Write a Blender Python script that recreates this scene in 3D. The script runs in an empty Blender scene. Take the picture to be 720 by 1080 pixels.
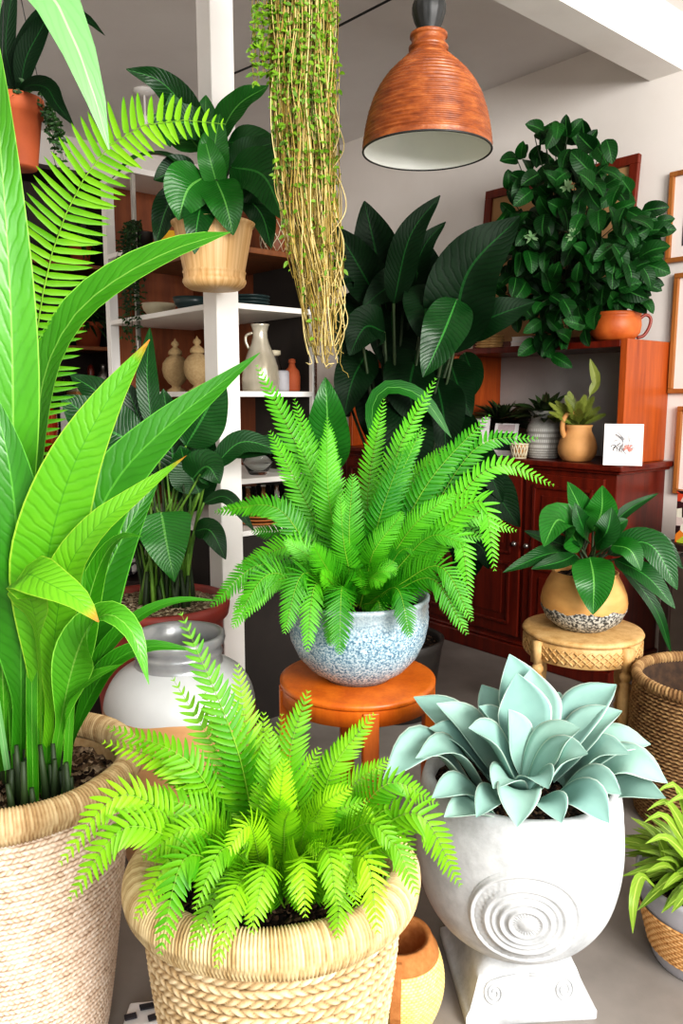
import bpy, math, random
from mathutils import Vector as V
R = random.Random(7)
PI = math.pi
sc = bpy.context.scene
COL = sc.collection
# ------------------------------------------------------------------ camera model and coordinates
F, CX, CY, H = 820.0, 360.0, 540.0, 1.35
TH = math.radians(8.33)
SN, CS = math.sin(TH), math.cos(TH)
CAM = V((0, 0, H))
D1 = V((-.649, .760, 0)).normalized()      # along the right wall, away from the viewer
D2 = V((-D1.y * -1, 0, 0)); D2 = V((D1.y, -D1.x, 0))   # towards the right wall
def ray(px, py):
    u, v = (px - CX) / F, (CY - py) / F
    return V((u, CS + v * SN, -SN + v * CS))
def at(px, py, Y):
    d = ray(px, py); return CAM + d * (Y / d.y)
def onz(px, py, z):
    d = ray(px, py); return CAM + d * ((z - H) / d.z)
def ona(px, py, a):
    d = ray(px, py); return CAM + d * (a / d.dot(D2))
def onb(px, py, b):
    d = ray(px, py); return CAM + d * (b / d.dot(D1))
def AB(a, b, z):
    return D2 * a + D1 * b + V((0, 0, z))
def at_a(px, a, z):           # point of plane a at height z seen at column px
    u = (px - CX) / F
    k = u * CS
    # X - k*Y - u*(H-z)*SN = 0
    n0 = a * (D2.x - k * D2.y) - u * (H - z) * SN
    b = -n0 / (D1.x - k * D1.y)
    return AB(a, b, z)
def at_b(px, b, z):
    u = (px - CX) / F
    k = u * CS
    n0 = b * (D1.x - k * D1.y) - u * (H - z) * SN
    a = -n0 / (D2.x - k * D2.y)
    return AB(a, b, z)
def m_per_px(p):
    return ((p - CAM).dot(V((0, CS, -SN)))) / F

# ------------------------------------------------------------------ object helpers
def link(o): COL.objects.link(o); return o
def thing(name, label, cat, loc, group=None):
    o = bpy.data.objects.new(name, None); link(o)
    o.location = loc; o.empty_display_size = .05
    o['label'] = label; o['category'] = cat
    if group: o['group'] = group
    return o
def tag(o, label, cat, group=None):
    o['label'] = label; o['category'] = cat
    if group: o['group'] = group
    return o
def origin(p):
    v = V((0, 0, 0))
    while p is not None:
        v += p.location; p = p.parent
    return v
class MB:
    def __init__(s): s.v = []; s.f = []; s.uv = []; s.c = []; s.mi = []
    def add(s, p, uv=(0, 0), c=.5):
        s.v.append(V(p)); s.uv.append(uv); s.c.append(c); return len(s.v) - 1
    def face(s, f, m=0): s.f.append(f); s.mi.append(m)
    def build(s, name, mats, parent=None, smooth=True, bevel=0, loc=None, label=None, kind=None):
        if not isinstance(mats, (list, tuple)): mats = [mats]
        o0 = origin(parent) if parent else V(loc or (0, 0, 0))
        me = bpy.data.meshes.new(name)
        me.from_pydata([tuple(p - o0) for p in s.v], [], s.f)
        for m in mats: me.materials.append(m)
        me.polygons.foreach_set('material_index', s.mi)
        me.polygons.foreach_set('use_smooth', [smooth] * len(s.f))
        ul = me.uv_layers.new(name='UVMap')
        li = [0] * len(me.loops); me.loops.foreach_get('vertex_index', li)
        ul.data.foreach_set('uv', [x for i in li for x in s.uv[i]])
        ca = me.color_attributes.new('Col', 'FLOAT_COLOR', 'POINT')
        ca.data.foreach_set('color', [x for c in s.c for x in (c, c, c, 1)])
        me.update()
        o = bpy.data.objects.new(name, me); link(o)
        if parent: o.parent = parent
        else: o.location = o0
        if bevel:
            b = o.modifiers.new('bevel', 'BEVEL'); b.width = bevel; b.segments = 2; b.limit_method = 'ANGLE'
        if label: o['label'] = label
        if kind: o['kind'] = kind
        return o
    # --- shapes
    def box(s, c, ax, ay, az, m=0):     # centre and three half-vectors
        c = V(c); i = []
        for dz in (-1, 1):
            for dy in (-1, 1):
                for dx in (-1, 1):
                    i.append(s.add(c + ax * dx + ay * dy + az * dz, ((dx + 1) / 2, (dz + 1) / 2 if abs(dz) else 0)))
        for f in ((0, 2, 3, 1), (4, 5, 7, 6), (0, 1, 5, 4), (2, 6, 7, 3), (0, 4, 6, 2), (1, 3, 7, 5)):
            s.face([i[k] for k in f], m)
    def rbox(s, a0, a1, b0, b1, z0, z1, m=0):   # box on the room's axes
        s.box(AB((a0 + a1) / 2, (b0 + b1) / 2, (z0 + z1) / 2), D2 * ((a1 - a0) / 2), D1 * ((b1 - b0) / 2), V((0, 0, (z1 - z0) / 2)), m)
    def lathe(s, prof, c, seg=48, fn=None, m=0, close0=False, close1=False, up=None, cfn=None):
        c = V(c); n = len(prof); base = len(s.v); L = 0
        for i, (r, z) in enumerate(prof):
            if i: L += math.hypot(r - prof[i - 1][0], z - prof[i - 1][1])
            for k in range(seg):
                t = 2 * PI * k / seg
                dr = fn(t, i / (n - 1), z) if fn else 0
                s.add(c + V(((r + dr) * math.cos(t), (r + dr) * math.sin(t), z)), (k / seg, i / (n - 1)), cfn(t, i / (n - 1), z) if cfn else .5)
        for i in range(n - 1):
            for k in range(seg):
                k2 = (k + 1) % seg
                s.face([base + i * seg + k, base + i * seg + k2, base + (i + 1) * seg + k2, base + (i + 1) * seg + k], m)
        if close0: s.face([base + k for k in range(seg)][::-1], m)
        if close1: s.face([base + (n - 1) * seg + k for k in range(seg)], m)
    def tube(s, pts, r, seg=6, m=0, c=.5, caps=True):
        n = len(pts); rf = r if callable(r) else (lambda t: r)
        prev = None; base = len(s.v)
        for i, p in enumerate(pts):
            T = (pts[min(i + 1, n - 1)] - pts[max(i - 1, 0)])
            T = T.normalized() if T.length > 1e-9 else V((0, 0, 1))
            if prev is None:
                a = V((1, 0, 0)) if abs(T.x) < .8 else V((0, 1, 0))
                prev = (a - T * a.dot(T)).normalized()
            prev = prev - T * prev.dot(T)
            prev = prev.normalized() if prev.length > 1e-6 else T.orthogonal().normalized()
            b = T.cross(prev); rr = rf(i / max(n - 1, 1))
            for k in range(seg):
                t = 2 * PI * k / seg
                s.add(p + (prev * math.cos(t) + b * math.sin(t)) * rr, (k / seg, i / max(n - 1, 1)), c)
        for i in range(n - 1):
            for k in range(seg):
                k2 = (k + 1) % seg
                s.face([base + i * seg + k, base + i * seg + k2, base + (i + 1) * seg + k2, base + (i + 1) * seg + k], m)
        if caps:
            s.face([base + k for k in range(seg)][::-1], m); s.face([base + (n - 1) * seg + k for k in range(seg)], m)
    def torus(s, c, Rr, r, seg=120, ring=12, fn=None, m=0, sz=1):
        base = len(s.v); c = V(c)
        for i in range(seg):
            t = 2 * PI * i / seg
            for k in range(ring):
                p = 2 * PI * k / ring
                rr = r * (1 + (fn(t, p) if fn else 0))
                x = Rr + rr * math.cos(p)
                s.add(c + V((x * math.cos(t), x * math.sin(t), rr * math.sin(p) * sz)), (i / seg, k / ring), .5 + .5 * math.sin(i * 12.9898) * .6)
        for i in range(seg):
            for k in range(ring):
                i2, k2 = (i + 1) % seg, (k + 1) % ring
                s.face([base + i * ring + k, base + i2 * ring + k, base + i2 * ring + k2, base + i * ring + k2], m)
    def disc(s, c, r, rings=10, seg=40, rough=.004, dome=0, m=0, rnd=None):
        c = V(c); rnd = rnd or R; ctr = s.add(c + V((0, 0, dome))); prev = None
        for i in range(1, rings + 1):
            cur = []
            rr = r * i / rings
            for k in range(seg):
                t = 2 * PI * k / seg
                cur.append(s.add(c + V((rr * math.cos(t), rr * math.sin(t), dome * (1 - (i / rings) ** 2) + rnd.uniform(-1, 1) * rough)), (.5 + rr * math.cos(t), .5 + rr * math.sin(t)), rnd.random()))
            for k in range(seg):
                k2 = (k + 1) % seg
                if prev is None: s.face([ctr, cur[k], cur[k2]], m)
                else: s.face([prev[k], cur[k], cur[k2], prev[k2]], m)
            prev = cur
    def leaf(s, pts, w, hint=None, shape='lance', petiole=0., pw=.1, fold=.25, nseg=16, nac=4, thick=0, wave=0, c=None, m=0, cam=.7, tip=1., roll=0, curl=0):
        P = spline(pts, nseg); n = len(P)
        c = R.random() if c is None else c
        ph = R.random() * 6
        base = len(s.v); prevN = None
        for i, p in enumerate(P):
            t = i / (n - 1)
            T = (P[min(i + 1, n - 1)] - P[max(i - 1, 0)]).normalized()
            h = hint
            if h is None:
                tc = (CAM - p).normalized(); h = tc * cam + V((0, 0, 1)) * (1 - cam)
            N = h - T * h.dot(T)
            if N.length < .15 and prevN is not None: N = prevN - T * prevN.dot(T)
            N = N.normalized() if N.length > 1e-6 else T.orthogonal().normalized()
            if prevN is not None and N.dot(prevN) < 0: N = -N
            prevN = N
            S = T.cross(N)
            if roll:
                cr, sr = math.cos(roll * t), math.sin(roll * t)
                S, N = S * cr + N * sr, N * cr - S * sr
            if t < petiole: ww = pw
            else:
                q = (t - petiole) / max(1e-6, 1 - petiole)
                ww = max(prof(shape, q), pw * (1 - q) if q < .4 else 0)
            hw = w * .5 * ww
            for j in range(nac + 1):
                x = -1 + 2 * j / nac
                off = S * (x * hw) + N * (hw * fold * (x * x if thick else abs(x)))
                if wave: off += N * (wave * w * abs(x) * math.sin(t * 17 + ph + (1.3 if x > 0 else 0)))
                if curl: off += -N * (curl * hw * x * x * x * x)
                s.add(p + off, (j / nac, t), c)
            if thick:
                for j in range(nac + 1):
                    x = -1 + 2 * j / nac
                    off = S * (x * hw) + N * (hw * fold * x * x - thick * (1 - x * x * .86) * (min(1, ww * 1.4) * .9 + .06))
                    s.add(p + off, (j / nac, t), c)
        st = (nac + 1) * (2 if thick else 1)
        for i in range(n - 1):
            for j in range(nac):
                a = base + i * st + j
                s.face([a, a + 1, a + 1 + st, a + st], m)
                if thick:
                    b = a + nac + 1
                    s.face([b, b + st, b + 1 + st, b + 1], m)
            if thick:
                a = base + i * st; b = a + nac + 1
                s.face([a, a + st, b + st, b], m)
                a += nac; b += nac
                s.face([a, b, b + st, a + st], m)
    def frond(s, pts, L, n=30, cam=.6, start=.12, pw=.22, c=None, droop=.15, ang=1.15, hint=None, rad=.0016, m=0, ms=1, serr=False, lean=.45):
        P = spline(pts, 40); c0 = R.random() if c is None else c
        s.tube(P[::2], lambda t: rad * (1.15 - t), 5, ms, c0, False)
        prevN = None
        for k in range(n):
            t = start + (1 - start) * (k + .5) / n
            f = t * (len(P) - 1); i = min(int(f), len(P) - 2); fr = f - i
            p = P[i].lerp(P[i + 1], fr)
            T = (P[min(i + 2, len(P) - 1)] - P[max(i - 1, 0)]).normalized()
            h = hint
            if h is None:
                tc = (CAM - p).normalized(); h = tc * cam + V((0, 0, 1)) * (1 - cam)
            N = h - T * h.dot(T)
            if N.length < .2 and prevN is not None: N = prevN - T * prevN.dot(T)
            N = N.normalized()
            if prevN is not None and N.dot(prevN) < 0: N = -N
            prevN = N
            S = T.cross(N)
            q = (t - start) / (1 - start)
            pl = L * (min(1, .45 + q * 3.2) * (1 - q ** 2.6) ** .75 + .06)
            seg_w = (1 - start) * plen(P) / n
            for sd in (-1, 1):
                a = ang - lean * q + R.uniform(-.07, .07)
                d = (S * sd * math.sin(a) + T * math.cos(a)).normalized()
                l = pl * R.uniform(.9, 1.06)
                e = (T - d * T.dot(d)).normalized()     # across the pinna
                w = min(seg_w * 1.02, l * .42) * .74
                cc = min(1, max(0, c0 - .3 + .5 * q + R.uniform(-.14, .14)))
                b = len(s.v)
                up = N * R.uniform(.12, .3)
                for (x, ww) in ((0, .75), (.15, 1), (.55, .84), (.85, .48), (1, .04)):
                    q2 = p + d * (l * x) + up * (l * .35 * x) - N * (l * droop * 2.2 * x * x)
                    q2 = q2 + T * (l * .10 * x * x)
                    s.add(q2 - e * (w * ww * .5), (0, x), cc); s.add(q2 + N * (-w * .16 * ww), (.5, x), cc); s.add(q2 + e * (w * ww * .5), (1, x), cc)
                for r_ in range(4):
                    s.face([b + r_ * 3, b + r_ * 3 + 1, b + r_ * 3 + 4, b + r_ * 3 + 3], m)
                    s.face([b + r_ * 3 + 1, b + r_ * 3 + 2, b + r_ * 3 + 5, b + r_ * 3 + 4], m)
def plen(P): return sum((P[i + 1] - P[i]).length for i in range(len(P) - 1))
def spline(pts, n):
    pts = [V(p) for p in pts]
    if len(pts) == 2: return [pts[0].lerp(pts[1], i / n) for i in range(n + 1)]
    Q = [pts[0] * 2 - pts[1]] + pts + [pts[-1] * 2 - pts[-2]]
    dense = []
    for i in range(1, len(Q) - 2):
        a, b, c, d = Q[i - 1:i + 3]
        for k in range(16):
            t = k / 16
            dense.append(.5 * ((2 * b) + (c - a) * t + (2 * a - 5 * b + 4 * c - d) * t * t + (3 * b - a - 3 * c + d) * t ** 3))
    dense.append(pts[-1])
    cum = [0]
    for i in range(len(dense) - 1): cum.append(cum[-1] + (dense[i + 1] - dense[i]).length)
    out = []; j = 0
    for k in range(n + 1):
        L = cum[-1] * k / n
        while j < len(cum) - 2 and cum[j + 1] < L: j += 1
        f = (L - cum[j]) / max(1e-9, cum[j + 1] - cum[j])
        out.append(dense[j].lerp(dense[j + 1], min(1, f)))
    return out
def prof(shape, q):
    if shape == 'strap': return max(.015, min(1, q * 2.2 + .25) ** .8 * (1 - max(0, (q - .55) / .45) ** 2.0) ** .8)
    if shape == 'long': return max(.012, (.13 + .87 * (lambda u: u * u * (3 - 2 * u))(max(0, min(1, (q - .12) / .4)))) * (1 if q < .52 else (1 - ((q - .52) / .48) ** 1.5)))
    if shape == 'round': return max(.015, math.sin(PI * min(1, q ** .8 * .985 + .012)) ** .6)
    if shape == 'ovate': return max(.015, math.sin(PI * min(1, q ** .72 * .985 + .012)) ** .8)
    if shape == 'heart': return max(.015, (1 - (1 - min(1, q / .16)) ** 2) ** .5 * (1 - max(0, (q - .12) / .88) ** 1.6) ** 1.0)
    if shape == 'spoon': return max(.02, (.42 + .58 * math.sin(PI * .5 * min(1, q / .62))) * (1 if q < .6 else max(.0, 1 - ((q - .6) / .4) ** 1.7) * .93 + .07 * (1 - (q - .6) / .4)))
    return max(.015, math.sin(PI * min(1, q ** .85 * .99 + .008)) ** .9)

# ------------------------------------------------------------------ materials
def nodes(name):
    m = bpy.data.materials.new(name); m.use_nodes = True
    nt = m.node_tree; b = nt.nodes['Principled BSDF']
    return m, nt, b
def N(nt, t, **kw):
    n = nt.nodes.new(t)
    for k, v in kw.items():
        if k in n.inputs: n.inputs[k].default_value = v
        else: setattr(n, k, v)
    return n
def rgb(h, g=1):
    h = h.lstrip('#'); v = [int(h[i:i + 2], 16) / 255 for i in (0, 2, 4)]
    return tuple([(x / 12.92 if x <= .04045 else ((x + .055) / 1.055) ** 2.4) * g for x in v] + [1])
def math_(nt, op, a, b=None, c=None):
    n = nt.nodes.new('ShaderNodeMath'); n.operation = op
    for i, x in enumerate((a, b, c)):
        if x is None: continue
        if isinstance(x, (int, float)): n.inputs[i].default_value = x
        else: nt.links.new(x, n.inputs[i])
    return n.outputs[0]
def mix(nt, fac, a, b, mode='MIX'):
    n = nt.nodes.new('ShaderNodeMix'); n.data_type = 'RGBA'; n.blend_type = mode
    for i, x in ((0, fac), (6, a), (7, b)):
        if isinstance(x, (int, float, tuple)): n.inputs[i].default_value = x
        else: nt.links.new(x, n.inputs[i])
    return n.outputs[2]
def coords(nt, scale=(1, 1, 1), kind='Object', rot=(0, 0, 0)):
    tc = nt.nodes.new('ShaderNodeTexCoord'); mp = nt.nodes.new('ShaderNodeMapping')
    mp.inputs['Scale'].default_value = scale; mp.inputs['Rotation'].default_value = rot
    nt.links.new(tc.outputs[kind], mp.inputs['Vector']); return mp.outputs[0]
def noise(nt, vec, scale, detail=4, rough=.55):
    n = nt.nodes.new('ShaderNodeTexNoise'); n.inputs['Scale'].default_value = scale
    n.inputs['Detail'].default_value = detail; n.inputs['Roughness'].default_value = rough
    if vec is not None: nt.links.new(vec, n.inputs['Vector'])
    return n.outputs[0]
def ramp(nt, fac, stops):
    n = nt.nodes.new('ShaderNodeValToRGB'); e = n.color_ramp.elements
    while len(e) < len(stops): e.new(.5)
    for el, (p, c) in zip(e, stops): el.position = p; el.color = c
    nt.links.new(fac, n.inputs[0]); return n.outputs[0]
def bump(nt, b, height, strength=.3, dist=.01):
    n = nt.nodes.new('ShaderNodeBump'); n.inputs['Strength'].default_value = strength; n.inputs['Distance'].default_value = dist
    nt.links.new(height, n.inputs['Height']); nt.links.new(n.outputs[0], b.inputs['Normal'])
def plain(name, c1, c2=None, scale=6, rough=.6, metal=0, bs=0, bscale=60, stretch=(1, 1, 1), spec=.5, lo=.35, hi=.65, detail=5):
    m, nt, b = nodes(name)
    b.inputs['Roughness'].default_value = rough; b.inputs['Metallic'].default_value = metal
    b.inputs['Specular IOR Level'].default_value = spec
    vec = coords(nt, stretch)
    if c2 is None: c2 = tuple(x * .88 for x in c1[:3]) + (1,)
    col = ramp(nt, noise(nt, vec, scale, detail), [(lo, c1), (hi, c2)])
    nt.links.new(col, b.inputs['Base Color'])
    if bs: bump(nt, b, noise(nt, vec, bscale, 4), bs, .004)
    return m
def wood(name, c1, c2, rough=.35, scale=3, stretch=(9, 9, .7), spec=.5):
    m, nt, b = nodes(name)
    vec = coords(nt, stretch)
    n1 = noise(nt, vec, scale, 6, .6); n2 = noise(nt, vec, scale * 7, 3)
    f = math_(nt, 'ADD', math_(nt, 'MULTIPLY', n1, .75), math_(nt, 'MULTIPLY', n2, .25))
    nt.links.new(ramp(nt, f, [(.36, c1), (.62, c2)]), b.inputs['Base Color'])
    b.inputs['Roughness'].default_value = rough; b.inputs['Specular IOR Level'].default_value = spec
    bump(nt, b, n2, .08, .003)
    return m
def leafmat(name, dark, light, rib, veins=26, slope=7., vein_amt=.35, trans=.35, rough=.38, ribw=.035, tipcol=None, tipstart=.9, bstr=.35, edge=None, spec=.5):
    m, nt, b = nodes(name)
    uv = nt.nodes.new('ShaderNodeUVMap'); sp = nt.nodes.new('ShaderNodeSeparateXYZ'); nt.links.new(uv.outputs[0], sp.inputs[0])
    at_ = nt.nodes.new('ShaderNodeAttribute'); at_.attribute_name = 'Col'
    x = math_(nt, 'ABSOLUTE', math_(nt, 'SUBTRACT', sp.outputs[0], .5))
    ph = math_(nt, 'SUBTRACT', math_(nt, 'MULTIPLY', sp.outputs[1], veins), math_(nt, 'MULTIPLY', x, slope))
    ns = noise(nt, coords(nt), 14, 3)
    ph = math_(nt, 'ADD', ph, math_(nt, 'MULTIPLY', ns, 1.6))
    vv = math_(nt, 'POWER', math_(nt, 'ABSOLUTE', math_(nt, 'SINE', math_(nt, 'MULTIPLY', ph, PI))), 7.)
    fac = math_(nt, 'ADD', math_(nt, 'MULTIPLY', at_.outputs['Fac'], .75), math_(nt, 'MULTIPLY', math_(nt, 'SUBTRACT', ns, .4), .6))
    fac.node.use_clamp = True
    col = mix(nt, fac, dark, light)
    col = mix(nt, math_(nt, 'MULTIPLY', vv, vein_amt), col, tuple(c * .55 for c in dark[:3]) + (1,))
    ribf = math_(nt, 'LESS_THAN', x, ribw)
    col = mix(nt, math_(nt, 'MULTIPLY', ribf, .8), col, rib)
    if edge: col = mix(nt, math_(nt, 'GREATER_THAN', x, .475), col, edge)
    if tipcol:
        tf = math_(nt, 'MULTIPLY', math_(nt, 'SUBTRACT', sp.outputs[1], tipstart), 1 / (1.001 - tipstart)); tf.node.use_clamp = True
        col = mix(nt, tf, col, tipcol)
    nt.links.new(col, b.inputs['Base Color'])
    b.inputs['Roughness'].default_value = rough; b.inputs['Specular IOR Level'].default_value = spec
    if bstr:
        hgt = math_(nt, 'SUBTRACT', math_(nt, 'MULTIPLY', vv, -.6), math_(nt, 'MULTIPLY', ribf, .8))
        bump(nt, b, hgt, bstr, .004)
    if trans:
        tr = nt.nodes.new('ShaderNodeBsdfTranslucent'); nt.links.new(col, tr.inputs[0])
        ms = nt.nodes.new('ShaderNodeMixShader'); ms.inputs[0].default_value = trans
        out = nt.nodes['Material Output']
        nt.links.new(b.outputs[0], ms.inputs[1]); nt.links.new(tr.outputs[0], ms.inputs[2]); nt.links.new(ms.outputs[0], out.inputs[0])
    return m
def fiber(name, dark, mid, light, scale=60, stretch=(1, 1, 1), rough=.85, bs=.3):
    m, nt, b = nodes(name)
    at_ = nt.nodes.new('ShaderNodeAttribute'); at_.attribute_name = 'Col'
    ns = noise(nt, coords(nt, stretch), scale, 4)
    f = math_(nt, 'ADD', at_.outputs['Fac'], math_(nt, 'MULTIPLY', math_(nt, 'SUBTRACT', ns, .5), .55)); f.node.use_clamp = True
    nt.links.new(ramp(nt, f, [(.05, dark), (.42, mid), (.85, light)]), b.inputs['Base Color'])
    b.inputs['Roughness'].default_value = rough; b.inputs['Specular IOR Level'].default_value = .2
    bump(nt, b, ns, bs, .004)
    return m
def glass(name, col, rough=.03, alpha=None):
    m, nt, b = nodes(name)
    b.inputs['Base Color'].default_value = col; b.inputs['Roughness'].default_value = rough
    b.inputs['Transmission Weight'].default_value = 1; b.inputs['IOR'].default_value = 1.25
    return m
def soilmat(name, cols, scale=90):
    m, nt, b = nodes(name)
    vo = nt.nodes.new('ShaderNodeTexVoronoi'); vo.inputs['Scale'].default_value = scale
    nt.links.new(coords(nt), vo.inputs['Vector'])
    sx = nt.nodes.new('ShaderNodeSeparateXYZ'); nt.links.new(vo.outputs['Color'], sx.inputs[0])
    n = len(cols)
    r = ramp(nt, sx.outputs[0], [(i / n, c) for i, c in enumerate(cols)])
    r.node.color_ramp.interpolation = 'CONSTANT'
    nt.links.new(r, b.inputs['Base Color']); b.inputs['Roughness'].default_value = .95
    b.inputs['Specular IOR Level'].default_value = .15
    bump(nt, b, math_(nt, 'MULTIPLY', vo.outputs['Distance'], -1.), .9, .01)
    return m

M = {}
M['wall'] = plain('wall_plaster', rgb('eae4de'), rgb('e4ddd6'), 2, .9, bs=.05, bscale=40)
M['ceil'] = plain('ceiling_paint', rgb('e6e2df'), rgb('e0dbd8'), 2, .95)
M['white'] = plain('white_paint', rgb('f3f0ec'), rgb('ebe7e2'), 3, .5)
M['floor'] = plain('concrete', rgb('8d8680'), rgb('76706b'), 3.2, .55, bs=.06, bscale=50, detail=9)
M['redwood'] = wood('mahogany', rgb('4a140b'), rgb('6e2110'), .3)
M['orangewood'] = wood('teak_side', rgb('8c3a12'), rgb('b4561e'), .35, 2.6, (8, 8, .6))
M['stoolwood'] = wood('orange_wood', rgb('b3540f'), rgb('cf6e1a'), .4, 3, (6, 6, 1.2))
M['carvewood'] = wood('pale_carved_wood', rgb('b58b52'), rgb('d6b27c'), .55, 5, (5, 5, 2))
M['brownwood'] = wood('brown_back', rgb('6b3516'), rgb('854821'), .55, 3, (7, 7, .8))
M['darkwood'] = wood('dark_wood', rgb('1c0f0a'), rgb('2b1710'), .5)
M['lowwood'] = wood('shelf_brown', rgb('6a3a1c'), rgb('8a5227'), .5)
M['terra'] = plain('terracotta', rgb('a8532c'), rgb('8f4322'), 7, .75, bs=.1)
M['redpot'] = plain('red_glazed_pot', rgb('a8473a'), rgb('8d3830'), 5, .45)
M['black'] = plain('black_iron', rgb('232525'), rgb('161717'), 20, .5, 0, .2)
M['steel'] = plain('steel', rgb('a09c96'), rgb('8b8883'), 9, .35, .9)
# ------------------------------------------------------------------ foliage materials
G = {}
G['fern'] = leafmat('fern_bright', rgb('438f0c'), rgb('a2da22'), rgb('8fc83a'), 1, 0, 0, .3, .45, .0, bstr=0, spec=.35)
G['fern2'] = leafmat('fern_mid_green', rgb('1f760a'), rgb('6cc824'), rgb('5fb02a'), 1, 0, 0, .28, .42, .0, bstr=0, spec=.4)
G['rachis'] = plain('fern_stalk', rgb('7fae2c'), rgb('668f22'), 20, .6)
G['strap'] = leafmat('strap_leaf', rgb('2f7a0c'), rgb('58a628'), rgb('86bc52'), 34, 5, .14, .2, .34, .02, bstr=.25, edge=rgb('8fd04e'))
G['strapy'] = leafmat('strap_leaf_yellow', rgb('4a9a12'), rgb('78bc26'), rgb('46901a'), 44, 4, .22, .25, .38, .012, rgb('c8742a'), .95, .3, edge=rgb('94c03a'))
G['strapd'] = leafmat('strap_leaf_dark', rgb('1c5c08'), rgb('3c8a1a'), rgb('57a032'), 30, 5, .15, .16, .34, .02, bstr=.2, edge=rgb('5aa534'))
G['pale'] = leafmat('strap_leaf_pale', rgb('6cab62'), rgb('84bf78'), rgb('b2d8a0'), 26, 5, .15, .35, .4, .03, bstr=.2)
G['peace'] = leafmat('peace_leaf', rgb('0a3410'), rgb('1f6322'), rgb('3f8a3a'), 20, 7, .4, .12, .36, .022, bstr=.3, spec=.35)
G['peacel'] = leafmat('peace_leaf_light', rgb('196018'), rgb('35862c'), rgb('6ab050'), 20, 7, .4, .18, .34, .022, bstr=.3, spec=.4)
G['dark'] = leafmat('dark_big_leaf', rgb('041a07'), rgb('0b3010'), rgb('174a1c'), 20, 7, .4, .08, .55, .02, bstr=.25, spec=.14)
G['vine'] = leafmat('pothos_leaf', rgb('082a0d'), rgb('1b561c'), rgb('3c7a35'), 9, 4, .3, .1, .42, .03, bstr=.3, spec=.22)
G['stem'] = plain('green_stem', rgb('6f9a35'), rgb('4b7a28'), 12, .5)
G['darkstem'] = plain('dark_stem', rgb('1c2e14'), rgb('2c3f1b'), 12, .6)
G['suc'] = leafmat('succulent_leaf', rgb('769b93'), rgb('9bbcae'), rgb('79ae9f'), 6, 2, .03, .03, .55, .0, bstr=.0, edge=rgb('b9cdbf'), spec=.3)
G['olive'] = leafmat('olive_leaf', rgb('5d7d20'), rgb('93b53c'), rgb('b9cf63'), 10, 4, .15, .25, .45, .05, bstr=.1)
G['tiny'] = leafmat('tiny_leaf', rgb('4f7d14'), rgb('8ab52a'), rgb('8ab52a'), 4, 2, 0, .3, .5, 0, bstr=0)
G['tinyd'] = leafmat('tiny_dark_leaf', rgb('152d10'), rgb('2f5a22'), rgb('2f5a22'), 4, 2, 0, .2, .5, 0, bstr=0)
G['palm'] = leafmat('palm_leaf', rgb('5f6f25'), rgb('97a04a'), rgb('a8b060'), 8, 4, .1, .2, .5, .04, bstr=.1)
G['burg'] = leafmat('burgundy_leaf', rgb('2c1c16'), rgb('2f5226'), rgb('4a5a2c'), 8, 4, .2, .1, .4, .04, bstr=.1)
M['soil'] = soilmat('potting_soil', [rgb('1b1310'), rgb('2a1d16'), rgb('120c0a'), rgb('3d2c20'), rgb('221813'), rgb('5c4a3a')], 110)
M['mulch'] = soilmat('bark_mulch', [rgb('4a392b'), rgb('6b5744'), rgb('2c2019'), rgb('8b7761'), rgb('54412f'), rgb('a8937a')], 85)
M['gravel'] = soilmat('gravel', [rgb('8d7c66'), rgb('b5a38a'), rgb('6b5b48'), rgb('c9b9a0'), rgb('94826b'), rgb('57493a')], 95)
# ------------------------------------------------------------------ the room
def struct(name, mb, m, **k):
    o = mb.build(name, m, None, smooth=False, **k); o['kind'] = 'structure'; return o
WA, WB = 3.6645, 5.332
CEIL = 3.07
mb = MB(); mb.rbox(-3.2, WA + .1, -3.2, WB + .1, -.1, 0); struct('floor', mb, M['floor'])
mb = MB(); mb.rbox(-3.2, WA + .1, -1.4, WB + .1, CEIL, CEIL + .1); struct('ceiling', mb, M['ceil'])
mb = MB(); mb.rbox(WA, WA + .1, -3.2, WB, 0, CEIL); struct('wall_right', mb, M['wall'])
mb = MB(); mb.rbox(-3.2, WA + .1, WB, WB + .1, 0, CEIL); struct('wall_back', mb, M['wall'])
mb = MB(); mb.rbox(-3.3, -3.2, -1.4, WB + .1, 0, CEIL); struct('wall_left', mb, M['wall'])
b_w = AB(WA, 0, 0)
p0 = ona(685, 84, WA); p1 = ona(720, 76, WA)
bb0, bb1 = p1.dot(D1), p0.dot(D1)
mb = MB(); mb.rbox(-3.2, WA, bb0, bb1, 2.835, CEIL); struct('trim_1', mb, M['white'], label='white ceiling beam meeting the right wall')
# white post
PA, PB = 1.562, 2.508
mb = MB(); mb.rbox(PA - .047, PA + .047, PB - .047, PB + .047, 0, CEIL); struct('trim_2', mb, M['white'], bevel=.004, label='white square post from floor to ceiling')
mb = MB(); mb.rbox(WA - .015, WA, -3.2, WB, 0, .09); struct('baseboard_right', mb, M['white'])

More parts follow.
